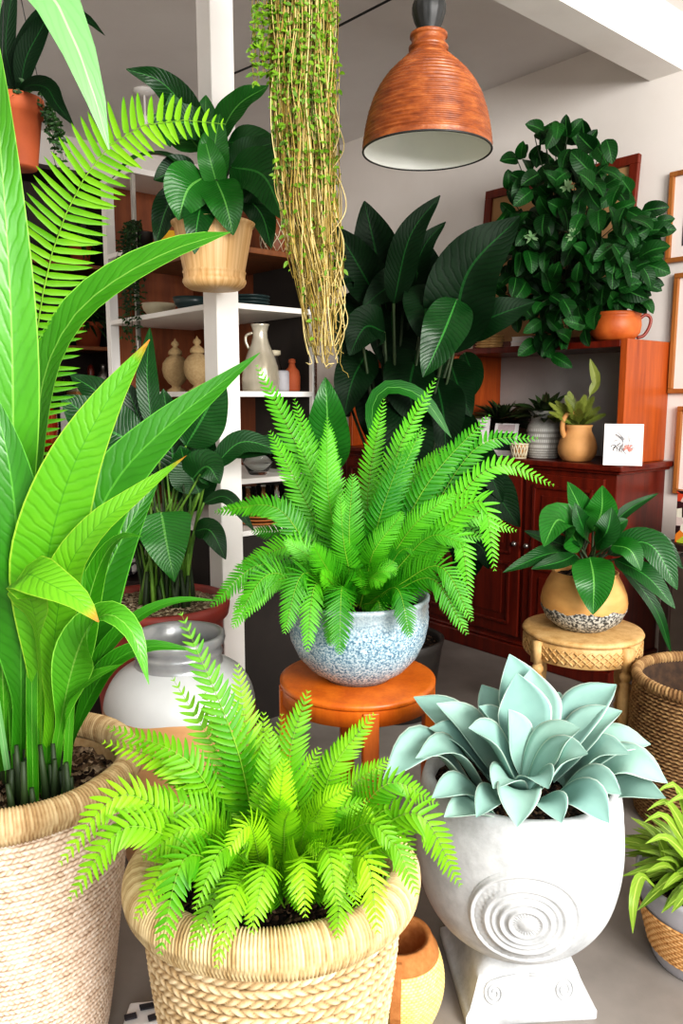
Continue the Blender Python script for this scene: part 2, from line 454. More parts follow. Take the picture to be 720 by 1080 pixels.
# ------------------------------------------------------------------ mahogany sideboard and hutch
CA0, CA1 = 3.215, WA - .005
CB0, CB1 = 1.841, 3.76
t = thing('sideboard', 'dark red wooden sideboard with panelled doors standing along the right wall', 'cabinet', AB(3.43, 2.8, 0))
mb = MB(); mb.rbox(CA0, CA1, CB0 + .01, CB1, .08, 1.01); mb.build('carcass', M['redwood'], t, False, .004)
mb = MB(); mb.rbox(CA0 - .02, CA1, CB0 - .015, CB1 + .015, 0, .085); mb.rbox(CA0 - .012, CA1, CB0 - .008, CB1 + .008, .085, .105); mb.build('plinth', M['redwood'], t, False, .008)
mb = MB(); mb.rbox(CA0 - .035, CA1, CB0 - .03, CB1 + .03, 1.022, 1.05); mb.rbox(CA0 - .02, CA1, CB0 - .015, CB1 + .015, 1.008, 1.022); mb.build('countertop', M['redwood'], t, False, .007)
for k in range(4):
    w = (CB1 - CB0 - .10) / 4
    x0 = CB0 + .05 + w * k + .012; x1 = x0 + w - .024
    mb = MB(); mb.rbox(CA0 - .018, CA0 + .002, x0, x1, .13, .985)
    d = mb.build('door', M['redwood'], t, False, .005)
    mb = MB()
    for (y0, y1) in ((.19, .52), (.56, .93)):
        mb.rbox(CA0 - .03, CA0 - .018, x0 + .05, x1 - .05, y0, y0 + .016); mb.rbox(CA0 - .03, CA0 - .018, x0 + .05, x1 - .05, y1 - .016, y1)
        mb.rbox(CA0 - .03, CA0 - .018, x0 + .05, x0 + .066, y0, y1); mb.rbox(CA0 - .03, CA0 - .018, x1 - .066, x1 - .05, y0, y1)
        mb.rbox(CA0 - .025, CA0 - .018, x0 + .1, x1 - .1, y0 + .05, y1 - .05)
    mb.build('moulding', M['redwood'], d, False, .004)
    mb = MB(); kx = x1 - .025 if k % 2 == 0 else x0 + .025
    mb.lathe([(.001, -.014), (.01, -.012), (.014, -.004), (.013, .006), (.001, .012)], AB(CA0 - .03, kx, .62), 14); mb.build('knob', M['steel'], d)
HA0 = CA0 + .05; HT = 1.614
t = thing('hutch_shelf', 'orange brown open hutch standing on the dark red sideboard', 'shelf', AB(3.45, 2.8, 1.05))
mb = MB(); mb.rbox(HA0, CA1, CB0 + .02, CB0 + .055, 1.0505, HT); mb.build('side_panel', M['orangewood'], t, False, .003)
mb = MB(); mb.rbox(HA0, CA1, CB1 - .04, CB1 - .005, 1.0505, HT); mb.build('side_panel', M['orangewood'], t, False, .003)
mb = MB(); mb.rbox(HA0 + .01, CA1, 2.86, 2.895, 1.0505, HT - .03); mb.build('divider', M['orangewood'], t, False, .003)
mb = MB(); mb.rbox(HA0 - .004, CA1, CB0 + .055, CB1 - .04, HT - .035, HT - .004); mb.build('top_board', M['redwood'], t, False, .003)
M['grey'] = plain('grey_panel', rgb('b5b0ac'), rgb('aaa5a1'), 4, .8)
mb = MB(); mb.rbox(CA1 - .012, CA1, CB0 + .055, 2.86, 1.0505, HT - .035); mb.build('back_panel', M['grey'], t, False, label='pale grey back panel')

# ------------------------------------------------------------------ pictures on the right wall
M['frame_red'] = wood('red_frame', rgb('5d1d0d'), rgb('7a2a13'), .4)
M['frame_oak'] = wood('oak_frame', rgb('8a5325'), rgb('a86b34'), .45)
def picmat(name, bg, cols, scale, thr=.58):
    m, nt, b = nodes(name)
    vec = coords(nt)
    n1 = noise(nt, vec, scale, 3); n2 = noise(nt, vec, scale * 2.7, 5)
    c = ramp(nt, n1, [(0, cols[0]), (.5, cols[1]), (1, cols[-1])])
    f = math_(nt, 'GREATER_THAN', n2, thr)
    nt.links.new(mix(nt, f, bg, c), b.inputs['Base Color']); b.inputs['Roughness'].default_value = .7
    return m
def picture(name, label, b0, b1, z0, z1, a, fw, fm, mats, mat_w, group=None, lean=0.):
    t = thing(name, label, 'picture', AB(a, (b0 + b1) / 2, z0), group)
    up = (V((0, 0, 1)) * math.cos(lean) + D2 * math.sin(lean)); nrm = (-D2 * math.cos(lean) + V((0, 0, 1)) * math.sin(lean))
    o = AB(a, b0, z0); W, Hh = b1 - b0, (z1 - z0) / math.cos(lean)
    def slab(mb, x0, x1, y0, y1, d0, d1):
        mb.box(o + D1 * ((x0 + x1) / 2) + up * ((y0 + y1) / 2) + nrm * ((d0 + d1) / 2), D1 * ((x1 - x0) / 2), up * ((y1 - y0) / 2), nrm * ((d1 - d0) / 2))
    mb = MB()
    slab(mb, 0, W, 0, fw, 0, .028); slab(mb, 0, W, Hh - fw, Hh, 0, .028); slab(mb, 0, fw, fw, Hh - fw, 0, .028); slab(mb, W - fw, W, fw, Hh - fw, 0, .028)
    mb.build('frame', fm, t, False, .003)
    mb = MB(); slab(mb, fw, W - fw, fw, Hh - fw, .001, .010); mb.build('mat_board', mats[0], t, False)
    if mat_w:
        mb = MB(); slab(mb, fw + mat_w, W - fw - mat_w, fw + mat_w, Hh - fw - mat_w, .010, .012); mb.build('print', mats[1], t, False)
    return t
M['tan_mat'] = plain('tan_mat', rgb('b99368'), rgb('ab8459'), 3, .8)
M['cream_mat'] = plain('cream_mat', rgb('efe6e0'), rgb('e9ddd8'), 3, .8)
M['art_dark'] = picmat('dim_print', rgb('5b4733'), [rgb('2a221b'), rgb('6d5338'), rgb('8d7454')], 5, .5)
M['art_bw'] = picmat('grey_print', rgb('4b474a'), [rgb('1b1b1e'), rgb('55525a'), rgb('a8a4a6')], 9, .5)
M['art_line'] = picmat('pale_print', rgb('f1e6e4'), [rgb('b7a8a8'), rgb('d8c6c6'), rgb('e9d4d4')], 9, .66)
bl, br = ona(512, 200, WA - .06).dot(D1), ona(677, 166, WA - .03).dot(D1)
picture('framed_picture', 'large red brown framed picture leaning behind the leafy plant on the hutch', br, bl, HT - .003, 2.50, WA - .115, .045, M['frame_red'], (M['tan_mat'], M['art_dark']), .16, lean=.092)
q = ona(709, 183, WA); q2 = ona(708, 278, WA)
picture('framed_picture', 'upper oak framed picture with dark print on the right wall', q.dot(D1) - .42, q.dot(D1), q2.z, q.z, WA - .002, .022, M['frame_oak'], (M['cream_mat'], M['art_bw']), .05)
q = ona(699, 291, WA); q2 = ona(700, 415, WA)
picture('framed_picture', 'pale print in oak frame beside the hutch, middle one on the right wall', q.dot(D1) - .5, min(1.855, q.dot(D1)), q2.z, q.z, WA - .002, .022, M['frame_oak'], (M['cream_mat'], M['art_line']), .07)
q = ona(715, 424, WA); q2 = ona(714, 520, WA)
picture('framed_picture', 'lowest oak framed picture at the right edge above the bright fruit box', q.dot(D1) - .4, min(1.80, q.dot(D1)), q2.z, q.z - .02, WA - .002, .022, M['frame_oak'], (M['cream_mat'], M['art_bw']), .06)
#PART2
# ------------------------------------------------------------------ basket builders
M['sea'] = fiber('seagrass_pale', rgb('8a6c54'), rgb('d6bca4'), rgb('efe0d0'), 70)
M['rope'] = fiber('rope_rim', rgb('5f4930'), rgb('a5865f'), rgb('cdb48c'), 60)
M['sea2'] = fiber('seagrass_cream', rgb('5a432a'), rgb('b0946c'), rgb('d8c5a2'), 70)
M['rope2'] = fiber('rope_rim_cream', rgb('5c4529'), rgb('b09468'), rgb('d6c196'), 60)
M['wicker'] = fiber('wicker_brown', rgb('33221a'), rgb('755638'), rgb('a98a60'), 55)
M['straw'] = fiber('straw_yellow', rgb('c2a35c'), rgb('dfc27c'), rgb('efdb9e'), 80, rough=.7)
M['brownrope'] = fiber('brown_rope', rgb('6e3f1f'), rgb('a46a3b'), rgb('c48a55'), 70)
def hsh(*k):
    x = math.sin(sum(v * s for v, s in zip(k, (127.1, 311.7, 74.7)))) * 43758.5453
    return x - math.floor(x)
def weave(prof_fn, z0, z1, rows, stitches, amp, c, mat_, name, parent, sub=5, per=5, slant=.8, alt=True):
    nz, seg = rows * sub, stitches * per
    P = []
    for i in range(nz + 1):
        z = z0 + (z1 - z0) * i / nz
        P.append((prof_fn(z), z))
    def st(t, f):
        r = f * rows; k = int(min(r, rows - 1)); q = r - k
        s = t / (2 * PI) * stitches + (slant * (q - .5) * (1 if (k % 2 or not alt) else -1)) + .5 * (k % 2)
        j = math.floor(s); return k, q, s - j, j % stitches
    def fn(t, f, z):
        k, q, u, j = st(t, f)
        return amp * (math.sin(PI * q) ** .6) * (.35 + .65 * math.sin(PI * u) ** .7) - amp * .5
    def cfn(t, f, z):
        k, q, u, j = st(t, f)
        return .02 + .3 * hsh(k, j) + .62 * (math.sin(PI * q) ** .6 * math.sin(PI * u) ** .6)  # random stitch tone; brown gaps darkened further, crevice shade put into the colour
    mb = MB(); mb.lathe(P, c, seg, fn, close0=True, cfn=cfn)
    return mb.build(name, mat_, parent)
def rope_rim(c, Rr, r, turns, mat_, parent, sz=1, name='rim', depth=.1):
    def fn(t, p): return depth * (abs(math.sin((t * turns + p * 1.6) * .5)) - .6) + .03 * math.sin(t * 7 + p * 2)
    mb = MB(); mb.torus(c, Rr, r, turns * 5, 16, fn, sz=sz)
    for i in range(len(mb.c)):
        k = int((i // 16) / 5 + (i % 16) / 16 * 1.6)
        mb.c[i] = .2 + .4 * hsh(k, 3) + .3 * abs(math.sin((2 * PI * (i // 16) / (turns * 5) * turns + 2 * PI * (i % 16) / 16 * 1.6) * .5))
    return mb.build(name, mat_, parent)
def smooth_step(x): x = max(0, min(1, x)); return x * x * (3 - 2 * x)
def PX(pts): return [at(*p) for p in pts]
def pw(px, Y): return px * Y * .98 / F

# ------------------------------------------------------------------ tall strap plant in the tall basket
c = at(14, 806, 1.48); zr = c.z
BC = V((c.x, c.y, 0))
t = thing('potted_strap_plant', 'tall plant with long strap leaves in a tall pale woven basket, far left', 'plant', BC)
RA = .232
weave(lambda z: .155 + (RA - .155) * (z / zr) ** .8, 0, zr - .02, 54, 120, .0045, BC, M['sea'], 'basket', t)
rope_rim(BC + V((0, 0, zr - .012)), RA - .006, .026, 230, M['rope'], t, 1.25)
mb = MB(); mb.lathe([(RA - .03, zr - .03), (RA - .04, zr - .1)], BC, 60); mb.build('basket_lining', M['rope'], t)
mb = MB(); mb.disc(BC + V((0, 0, zr - .05)), RA - .032, 26, 80, .007); mb.build('soil', M['mulch'], t)
zs = zr - .05
fol = MB()
def base(px, py=808):
    p = at(px, py, 1.5); return p
def strap(pts, wpx, m, hint=None, **k):
    # pts: (px, py, Y); first point is near the soil
    P = PX(pts)
    fol.leaf(P, pw(wpx, pts[len(pts) // 2][2]), hint, k.pop('shape', 'long'), k.pop('petiole', .0), k.pop('pw', .3), k.pop('fold', .22), 26, 4, m=m, **k)
SM = [G['strap'], G['strapy'], G['strapd'], G['pale'], G['fern'], G['rachis'], M['black']]
strap([(14, 815, 1.5), (13, 640, 1.47), (14, 480, 1.44), (12, 340, 1.42), (4, 200, 1.41), (-8, 60, 1.42), (-22, -40, 1.45)], 54, 0, cam=.9, c=.75)
strap([(22, 815, 1.46), (22, 700, 1.42), (20, 590, 1.38), (8, 480, 1.36), (-14, 400, 1.36)], 74, 2, cam=.9, c=.7)
strap([(34, 812, 1.52), (42, 690, 1.52), (44, 580, 1.53), (30, 490, 1.54), (6, 430, 1.55)], 62, 2, cam=.85, c=.5)
strap([(28, 812, 1.52), (33, 640, 1.53), (36, 500, 1.54), (46, 400, 1.55), (76, 336, 1.55), (124, 294, 1.54), (186, 262, 1.52), (243, 245, 1.5)], 44, 0, hint=V((-.35, -.85, .35)), c=.35, shape='strap', petiole=.4, pw=.25)
strap([(36, 812, 1.46), (42, 700, 1.42), (50, 590, 1.38), (74, 500, 1.36), (112, 425, 1.36), (158, 358, 1.37)], 78, 1, hint=V((.25, -.85, .2)), c=.35, fold=.16, wave=.012)
strap([(50, 812, 1.46), (55, 700, 1.40), (68, 610, 1.35), (98, 560, 1.33), (140, 524, 1.33), (197, 480, 1.34)], 46, 1, hint=V((.15, -.75, .55)), c=.7, fold=.2, wave=.02)
strap([(42, 812, 1.44), (44, 730, 1.37), (38, 655, 1.32), (26, 607, 1.29), (52, 616, 1.25), (82, 632, 1.235), (104, 656, 1.225)], 56, 1, hint=V((-.15, -.45, .8)), c=.85, petiole=.52, pw=.3, fold=.12, shape='ovate', tip=.9)
strap([(56, 812, 1.46), (70, 730, 1.40), (88, 672, 1.34), (112, 648, 1.30), (140, 668, 1.27), (157, 722, 1.26)], 50, 0, hint=V((.35, -.55, .7)), c=.85, fold=.3)
strap([(62, 812, 1.52), (84, 740, 1.50), (112, 684, 1.50), (150, 648, 1.52), (190, 633, 1.55), (234, 634, 1.58)], 22, 2, c=.75, cam=.4)
strap([(66, 812, 1.5), (90, 745, 1.48), (118, 700, 1.47), (158, 682, 1.48), (208, 686, 1.50)], 30, 2, c=.7, cam=.45)
strap([(46, 812, 1.52), (60, 690, 1.56), (88, 580, 1.60), (124, 505, 1.63), (176, 450, 1.65), (232, 405, 1.66), (274, 372, 1.66)], 60, 2, hint=V((.25, -.8, .4)), c=.8, fold=.2)
strap([(60, 812, 1.5), (78, 720, 1.5), (92, 640, 1.5), (108, 590, 1.49), (128, 566, 1.47), (150, 566, 1.45)], 34, 0, hint=V((.2, -.7, .6)), c=.3)
strap([(66, 812, 1.52), (82, 710, 1.56), (106, 620, 1.6), (136, 555, 1.64), (170, 500, 1.68)], 54, 2, cam=.8, c=.3)
strap([(6, 812, 1.48), (2, 700, 1.42), (-6, 590, 1.38), (-30, 500, 1.34)], 55, 0, cam=.9, c=.6)
strap([(52, 812, 1.48), (70, 745, 1.42), (98, 715, 1.37), (130, 700, 1.36), (110, 790, 1.34)][:4], 34, 0, cam=.5, c=.6)
strap([(0, 815, 1.5), (-8, 680, 1.52), (-20, 520, 1.55), (-40, 400, 1.55)], 60, 2, cam=.9, c=.5)
# broad pale leaf arching over from above
strap([(8, 812, 1.44), (-30, 560, 1.36), (-52, 260, 1.28), (-40, 40, 1.22), (0, -45, 1.19), (40, -28, 1.18), (68, 20, 1.18), (94, 84, 1.18), (115, 158, 1.19)], 62, 3, hint=V((.35, -.92, .1)), c=.6, petiole=.62, pw=.14, fold=.16, shape='ovate')
# stalks massed at the base
for k in range(30):
    x = -2 + 78 * R.random(); Y = 1.42 + .16 * R.random()
    p0 = onz(x * .82 + 6, 812, zs - .005)
    p0 = at(x * .82 + 6, 800, Y); p0.z = zs - .01
    p1 = at(x * 1.05, 690 + 30 * R.random(), Y); p2 = at(x * 1.25 - 2, 560 + 50 * R.random(), Y)
    fol.leaf([p0, p1, p2], pw(R.uniform(10, 17), Y), None, 'lance', .5, .75, .5, 12, 2, m=R.choice([0, 1, 2, 0]), cam=.9)
fol.build('foliage', SM, t)
mb = MB()
for k in range(44):
    x = 0 + 74 * R.random(); Y = 1.37 + .17 * R.random()
    p0 = at(x, 800, Y); p0.z = zs - .008
    p1 = p0 + V((R.uniform(-.008, .008), 0, R.uniform(.05, .13)))
    mb.tube([p0, p0.lerp(p1, .5), p1], lambda q: .009 * (1 - .5 * q), 6)
mb.build('stalk_base', G['darkstem'], t, label='dark brown leaf bases')
fr = MB()
fr.frond(PX([(26, 812, 1.54), (22, 640, 1.56), (24, 480, 1.57), (36, 370, 1.56), (54, 270, 1.54), (84, 196, 1.52), (122, 148, 1.5), (172, 127, 1.49), (238, 131, 1.48)]), pw(50, 1.5), 54, start=.42, cam=.9, ang=1.5, droop=.04, rad=.003, c=.35, lean=.25)
fr.build('fern_frond', [G['fern'], G['rachis']], t, label='single long sword fern frond')

# ------------------------------------------------------------------ front fern in the cream basket
Y0 = 1.28
zr = .535; BC = V(((287 - 360) / F * 1.38, Y0, 0))
RB = .238
t = thing('potted_fern', 'bright yellow green fern in a thick rimmed cream woven basket, front centre', 'fern', BC)
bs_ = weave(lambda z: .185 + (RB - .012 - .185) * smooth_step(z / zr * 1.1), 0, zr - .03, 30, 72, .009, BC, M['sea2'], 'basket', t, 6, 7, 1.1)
rm_ = rope_rim(BC + V((0, 0, zr - .03)), RB - .008, .033, 250, M['rope2'], t, 1.25, depth=.12)
mb = MB(); mb.disc(BC + V((0, 0, zr - .035)), RB - .03, 24, 80, .008); so_ = mb.build('soil', M['soil'], t)
for o_ in (bs_, rm_, so_):
    for v_ in o_.data.vertices: v_.co.y *= .86
zb = zr - .04
fol = MB()
def fern(tips, cpx, Yc, zb, spread, Lpx, n, extra=True, **kw):
    for (tx, ty, tY, mx, my, mY) in tips:
        tip, mid = at(tx, ty, tY), at(mx, my, mY)
        b0 = at(cpx, 900, Yc); b0.z = zb
        dirv = V((tip.x - b0.x, tip.y - b0.y, 0))
        b0 = b0 + (dirv.normalized() * spread * R.uniform(.3, 1) if dirv.length > .01 else V((0, 0, 0)))
        q = b0.lerp(mid, .5) + V((0, 0, .012))
        fol.frond([b0, q, mid, tip], pw(Lpx, Yc) * R.uniform(.9, 1.08), n, **kw)
        if extra:
            j = lambda s: V((R.uniform(-s, s), R.uniform(-s, s), R.uniform(-s, s)))
            f = R.uniform(.62, .92); e = j(.035)
            fol.frond([b0 + j(.015) * 1, b0.lerp(q, f) + e * .3, b0.lerp(mid, f) + e * .7, b0.lerp(tip, f) + e * 1.4 - V((0, 0, .01))], pw(Lpx, Yc) * R.uniform(.75, .98), int(n * .85), **kw)
tipsB = [ # tip px,py,Y  mid px,py,Y
 (190, 645, 1.26, 245, 775, 1.22), (112, 766, 1.25, 195, 800, 1.2), (62, 912, 1.08, 130, 838, 1.12), (72, 950, 1.05, 135, 872, 1.08),
 (118, 838, 1.2, 200, 850, 1.18), (168, 1008, .98, 195, 905, 1.04), (228, 1022, .96, 250, 935, 1.03), (325, 728, 1.28, 305, 800, 1.24),
 (395, 752, 1.3, 350, 812, 1.26), (372, 775, 1.33, 330, 830, 1.28), (250, 700, 1.32, 262, 790, 1.28), (462, 848, 1.25, 410, 826, 1.22), (486, 935, 1.18, 440, 858, 1.18),
 (398, 985, 1.02, 385, 905, 1.08), (425, 905, 1.1, 390, 868, 1.14), (322, 968, 1.0, 318, 905, 1.06), (410, 800, 1.3, 365, 835, 1.26),
 (285, 768, 1.2, 285, 830, 1.18), (215, 730, 1.3, 250, 810, 1.26), (150, 800, 1.27, 215, 830, 1.24), (440, 945, 1.08, 410, 885, 1.12),
 (150, 905, 1.1, 205, 872, 1.12), (265, 985, .99, 280, 915, 1.05), (355, 955, 1.02, 345, 895, 1.08), (235, 905, 1.08, 262, 870, 1.12), (305, 855, 1.1, 300, 870, 1.14), (340, 870, 1.1, 325, 868, 1.14),
 (300, 800, 1.16, 295, 850, 1.16), (370, 830, 1.18, 340, 850, 1.18), (205, 960, 1.02, 235, 895, 1.08)]
fern(tipsB, 298, 1.27, zb, .06, 30, 36, cam=.7, start=.08, droop=.12, ang=1.25)
for k in range(16):
    a = R.uniform(0, 6.28); l = R.uniform(.10, .17)
    b0 = at(298, 900, 1.26); b0.z = zb
    d = V((math.cos(a), math.sin(a), 0))
    fol.frond([b0, b0 + d * l * .35 + V((0, 0, l * .5)), b0 + d * l + V((0, 0, l * .35))], pw(22, 1.2), 22, cam=.6, c=R.uniform(.0, .4))
fol.build('foliage', [G['fern'], G['rachis']], t)

# ------------------------------------------------------------------ orange stool, blue bowl, middle fern
YS = 2.0
c = at(377, 712, YS); zt = c.z; SC = V((c.x, c.y, 0)); RS = .208
t = thing('round_stool', 'round orange wooden stool holding the blue speckled fern bowl', 'stool', SC)
mb = MB(); mb.lathe([(.001, zt), (RS - .012, zt), (RS, zt - .004), (RS, zt - .014), (RS - .006, zt - .02), (.001, zt - .02)], SC, 72); mb.build('seat', M['stoolwood'], t)
mb = MB(); mb.lathe([(RS - .004, zt - .0195), (RS - .004, zt - .06), (RS - .026, zt - .06), (RS - .026, zt - .0195), (RS - .004, zt - .0195)], SC, 72); mb.build('apron', M['stoolwood'], t)
for k in range(4):
    a = math.radians(-82 + 90 * k)
    d = V((math.cos(a), math.sin(a), 0)); s = V((-d.y, d.x, 0))
    mb = MB(); mb.box(SC + d * (RS - .012) + V((0, 0, (zt - .022) / 2)), d * .014, s * .02, V((0, 0, (zt - .022) / 2)))
    mb.build('leg', M['stoolwood'], t, False, .003)
mb = MB()
for k in range(2):
    a = math.radians(-82 + 90 * k); d = V((math.cos(a), math.sin(a), 0)); s = V((-d.y, d.x, 0))
    mb.box(SC + V((0, 0, .16 + .026 * k)), d * (RS - .026), s * .009, V((0, 0, .011)))
mb.build('stretcher', M['stoolwood'], t, False, .003)
m, nt, b = nodes('blue_speckled_glaze')
vec = coords(nt); n1 = noise(nt, vec, 190, 2); n2 = noise(nt, vec, 7, 4)
col = ramp(nt, n1, [(.36, rgb('4b6d84')), (.5, rgb('8fabb9')), (.64, rgb('c3d0d4'))])
sp = nt.nodes.new('ShaderNodeSeparateXYZ'); nt.links.new(coords(nt), sp.inputs[0])
fz = math_(nt, 'MULTIPLY', math_(nt, 'SUBTRACT', sp.outputs[2], .155), 22); fz.node.use_clamp = True
col = mix(nt, math_(nt, 'MULTIPLY', fz, .75), col, rgb('8e979a'))
fb = math_(nt, 'LESS_THAN', sp.outputs[2], .016)
col = mix(nt, math_(nt, 'MULTIPLY', fb, .6), col, rgb('5d6063'))
nt.links.new(col, b.inputs['Base Color']); b.inputs['Roughness'].default_value = .24; bump(nt, b, n1, .12, .003)
PC = SC + V((0, 0, zt)); RP = .187; HP = .225
t = thing('potted_fern', 'bright green fern in a blue speckled bowl on the orange stool', 'fern', PC)
pr = [(.001, 0), (.09, 0), (.097, .008), (.128, .028), (.158, .062), (.178, .105), (.186, .145), (.188, .165), (.185, .172), (.187, .180), (.184, .187), (.187, .195), (.184, .203), (.188, .212), (.189, .222), (.184, .226), (.176, .223), (.172, .19), (.165, .165)]
mb = MB(); mb.lathe(pr, PC, 72); mb.build('pot', m, t)
mb = MB(); mb.disc(PC + V((0, 0, .19)), .173, 16, 50, .005); mb.build('soil', M['soil'], t)
fol = MB()
tipsG = [
 (226, 540, 2.02, 290, 535, 1.98), (270, 384, 2.15, 312, 468, 2.08), (284, 454, 2.08, 318, 520, 2.02), (345, 450, 1.98, 346, 520, 1.95), (460, 398, 2.1, 418, 480, 2.05),
 (517, 437, 2.1, 458, 500, 2.02), (585, 512, 2.06, 520, 492, 2.02), (568, 462, 2.14, 505, 470, 2.08), (522, 603, 1.86, 505, 528, 1.9), (498, 655, 1.8, 465, 598, 1.86),
 (222, 640, 1.88, 272, 596, 1.9), (245, 662, 1.84, 282, 606, 1.88), (300, 668, 1.78, 318, 606, 1.84), (358, 690, 1.74, 360, 622, 1.8), (432, 672, 1.76, 420, 622, 1.82),
 (545, 560, 1.98, 480, 545, 1.95), (330, 575, 1.8, 345, 600, 1.86), (405, 615, 1.8, 390, 610, 1.84), (345, 440, 2.16, 352, 520, 2.08), (300, 520, 2.08, 335, 555, 2.02),
 (250, 600, 1.98, 310, 575, 1.96), (470, 470, 2.16, 425, 520, 2.08), (425, 540, 1.9, 395, 580, 1.9), (300, 570, 1.86, 330, 590, 1.88), (405, 420, 2.2, 390, 500, 2.12), (372, 500, 1.92, 368, 560, 1.9),
 (265, 560, 2.05, 320, 565, 2.0), (492, 575, 1.86, 455, 565, 1.9), (310, 420, 2.2, 335, 500, 2.12), (480, 520, 1.92, 440, 550, 1.92), (445, 450, 2.0, 410, 530, 1.96)]
fern(tipsG, 374, 2.0, PC.z + .19, .05, 22, 44, cam=.75, start=.08, droop=.1, ang=1.25)
for k in range(16):
    a = R.uniform(0, 6.28); l = R.uniform(.10, .2)
    b0 = PC + V((0, 0, .19)); d = V((math.cos(a), math.sin(a), 0))
    fol.frond([b0, b0 + d * l * .35 + V((0, 0, l * .6)), b0 + d * l + V((0, 0, l * .5))], pw(22, 2), 24, cam=.6, c=R.uniform(0, .35))
fol.build('foliage', [G['fern2'], G['rachis']], t)

# ------------------------------------------------------------------ stone urn with succulent
UC = V((.404, 1.66, 0))
m, nt, b = nodes('whitewashed_stone')
vec = coords(nt); n1 = noise(nt, vec, 9, 8, .7); n2 = noise(nt, vec, 60, 4)
nt.links.new(ramp(nt, n1, [(.35, rgb('a3a5a6')), (.6, rgb('c3c5c6')), (.8, rgb('d2d2d0'))]), b.inputs['Base Color'])
b.inputs['Roughness'].default_value = .85; bump(nt, b, n2, .25, .004)
M['stone'] = m
t = thing('urn_planter', 'large whitewashed stone urn with rosette, holding a blue green succulent', 'planter', UC)
zr = .51; ZB = .12
mb = MB()
pr = [(.001, ZB - .01), (.08, ZB - .01), (.092, ZB), (.135, .137), (.178, .172), (.21, .222), (.226, .28), (.232, .34), (.23, .4), (.225, .45), (.219, .49), (.214, .508), (.2, .51), (.193, .5), (.195, .44)]
pr = [(a.x, a.y) for a in spline([V((x, z, 0)) for x, z in pr[1:10]], 40)] + pr[10:]
pr = [(.001, ZB - .01)] + pr
mb.lathe(pr, UC, 96, lambda th, f, z: .0016 * math.sin(z * 260 + 2 * math.sin(th * 2)) * smooth_step((z - .41) / .05) * (1 - smooth_step((z - .5) / .01)))
bowl = mb.build('bowl', M['stone'], t)
# rosette: concentric rings raised on the bowl's front
ring = MB()
phi0 = math.radians(-98); zc = .30
def bowl_r(z):
    for (r0, z0), (r1, z1) in zip(pr[1:], pr[2:]):
        if z0 <= z <= z1: return r0 + (r1 - r0) * (z - z0) / (z1 - z0)
    return .2
def ros_h(rho):
    h = 0
    for (rc, w, a) in ((.11, .005, .007), (.08, .006, .008), (.066, .004, .005), (.05, .005, .008), (.033, .005, .008), (.0, .02, .009)):
        h += a * math.exp(-((rho - rc) / w) ** 2)
    if .083 < rho < .103: h += .0
    return h
nr, na = 60, 96; rows = []
for i in range(nr + 1):
    rho = .122 * i / nr; row = []
    for k in range(na):
        a = 2 * PI * k / na
        z = zc + rho * math.sin(a) * .96
        r = bowl_r(z)
        h = ros_h(rho) + (.004 * (math.sin(a * 40 + rho * 300) * .5 + .5) if .084 < rho < .102 else 0) + (.002 * (math.sin(a * 26) * .5 + .5) if .02 < rho < .028 else 0) + .0012 - (.004 if i == nr else 0)
        th = phi0 + rho * math.cos(a) / r
        row.append(ring.add(UC + V((math.cos(th) * (r + h), math.sin(th) * (r + h), z))))
    rows.append(row)
for i in range(nr):
    for k in range(na):
        k2 = (k + 1) % na; ring.face([rows[i][k], rows[i + 1][k], rows[i + 1][k2], rows[i][k2]])
ring.build('rosette', M['stone'], bowl)
# pedestal: square, flared
ped = MB(); ang = math.radians(4)
lv = [(.142, 0), (.145, .005), (.145, .024), (.14, .03), (.135, .033), (.128, .05), (.121, .068), (.115, .085), (.112, .1), (.11, .124)]
prev = None
for (hw, z) in lv:
    cur = []; n = 10
    rr = smooth_step((z - .095) / .03)
    for k in range(4 * n):
        s = k / n; e = int(s); f = (s - e) * 2 - 1
        x, y = [(f, -1), (1, f), (-f, 1), (-1, -f)][e]
        l = math.hypot(x, y); sq = V((x, y, 0)) ; ro = V((x / l, y / l, 0)) * 1.02
        cc = .05 if rr < .5 else 0
        p = sq.lerp(ro, rr) * hw
        p = V((p.x * math.cos(ang) - p.y * math.sin(ang), p.x * math.sin(ang) + p.y * math.cos(ang), z))
        cur.append(ped.add(UC + p))
    if prev:
        for k in range(4 * n): ped.face([prev[k], prev[(k + 1) % (4 * n)], cur[(k + 1) % (4 * n)], cur[k]])
    else: ped.face(cur[::-1])
    prev = cur
po = ped.build('pedestal', M['stone'], t, True)
es = po.modifiers.new('es', 'EDGE_SPLIT'); es.split_angle = math.radians(40)
sc_ = MB()
def py_(z):
    for (h0, z0), (h1, z1) in zip(lv, lv[1:]):
        if z0 <= z <= z1: return -(h0 + (h1 - h0) * (z - z0) / (z1 - z0))
    return -.11
def pp_(x, z):
    y = py_(z) - .001
    return UC + V((x * math.cos(ang) - y * math.sin(ang), x * math.sin(ang) + y * math.cos(ang), z))
for sx in (-1, 1):
    pts = [pp_(0, .094), pp_(sx * .03, .094), pp_(sx * .06, .09)]
    for k in range(34):
        a_ = PI / 2 - .3 - k / 33 * 4.3 * PI; r = .023 * (1 - k / 40)
        pts.append(pp_(sx * (.078 + r * math.cos(a_)), .062 + r * math.sin(a_)))
    sc_.tube(pts, .0035, 6)
sc_.build('scroll_carving', M['stone'], po)
mb = MB(); mb.disc(UC + V((0, 0, .47)), .196, 14, 50, .006, .02); mb.build('soil', M['soil'], t)
fol = MB()
YU = UC.y; zc = .5
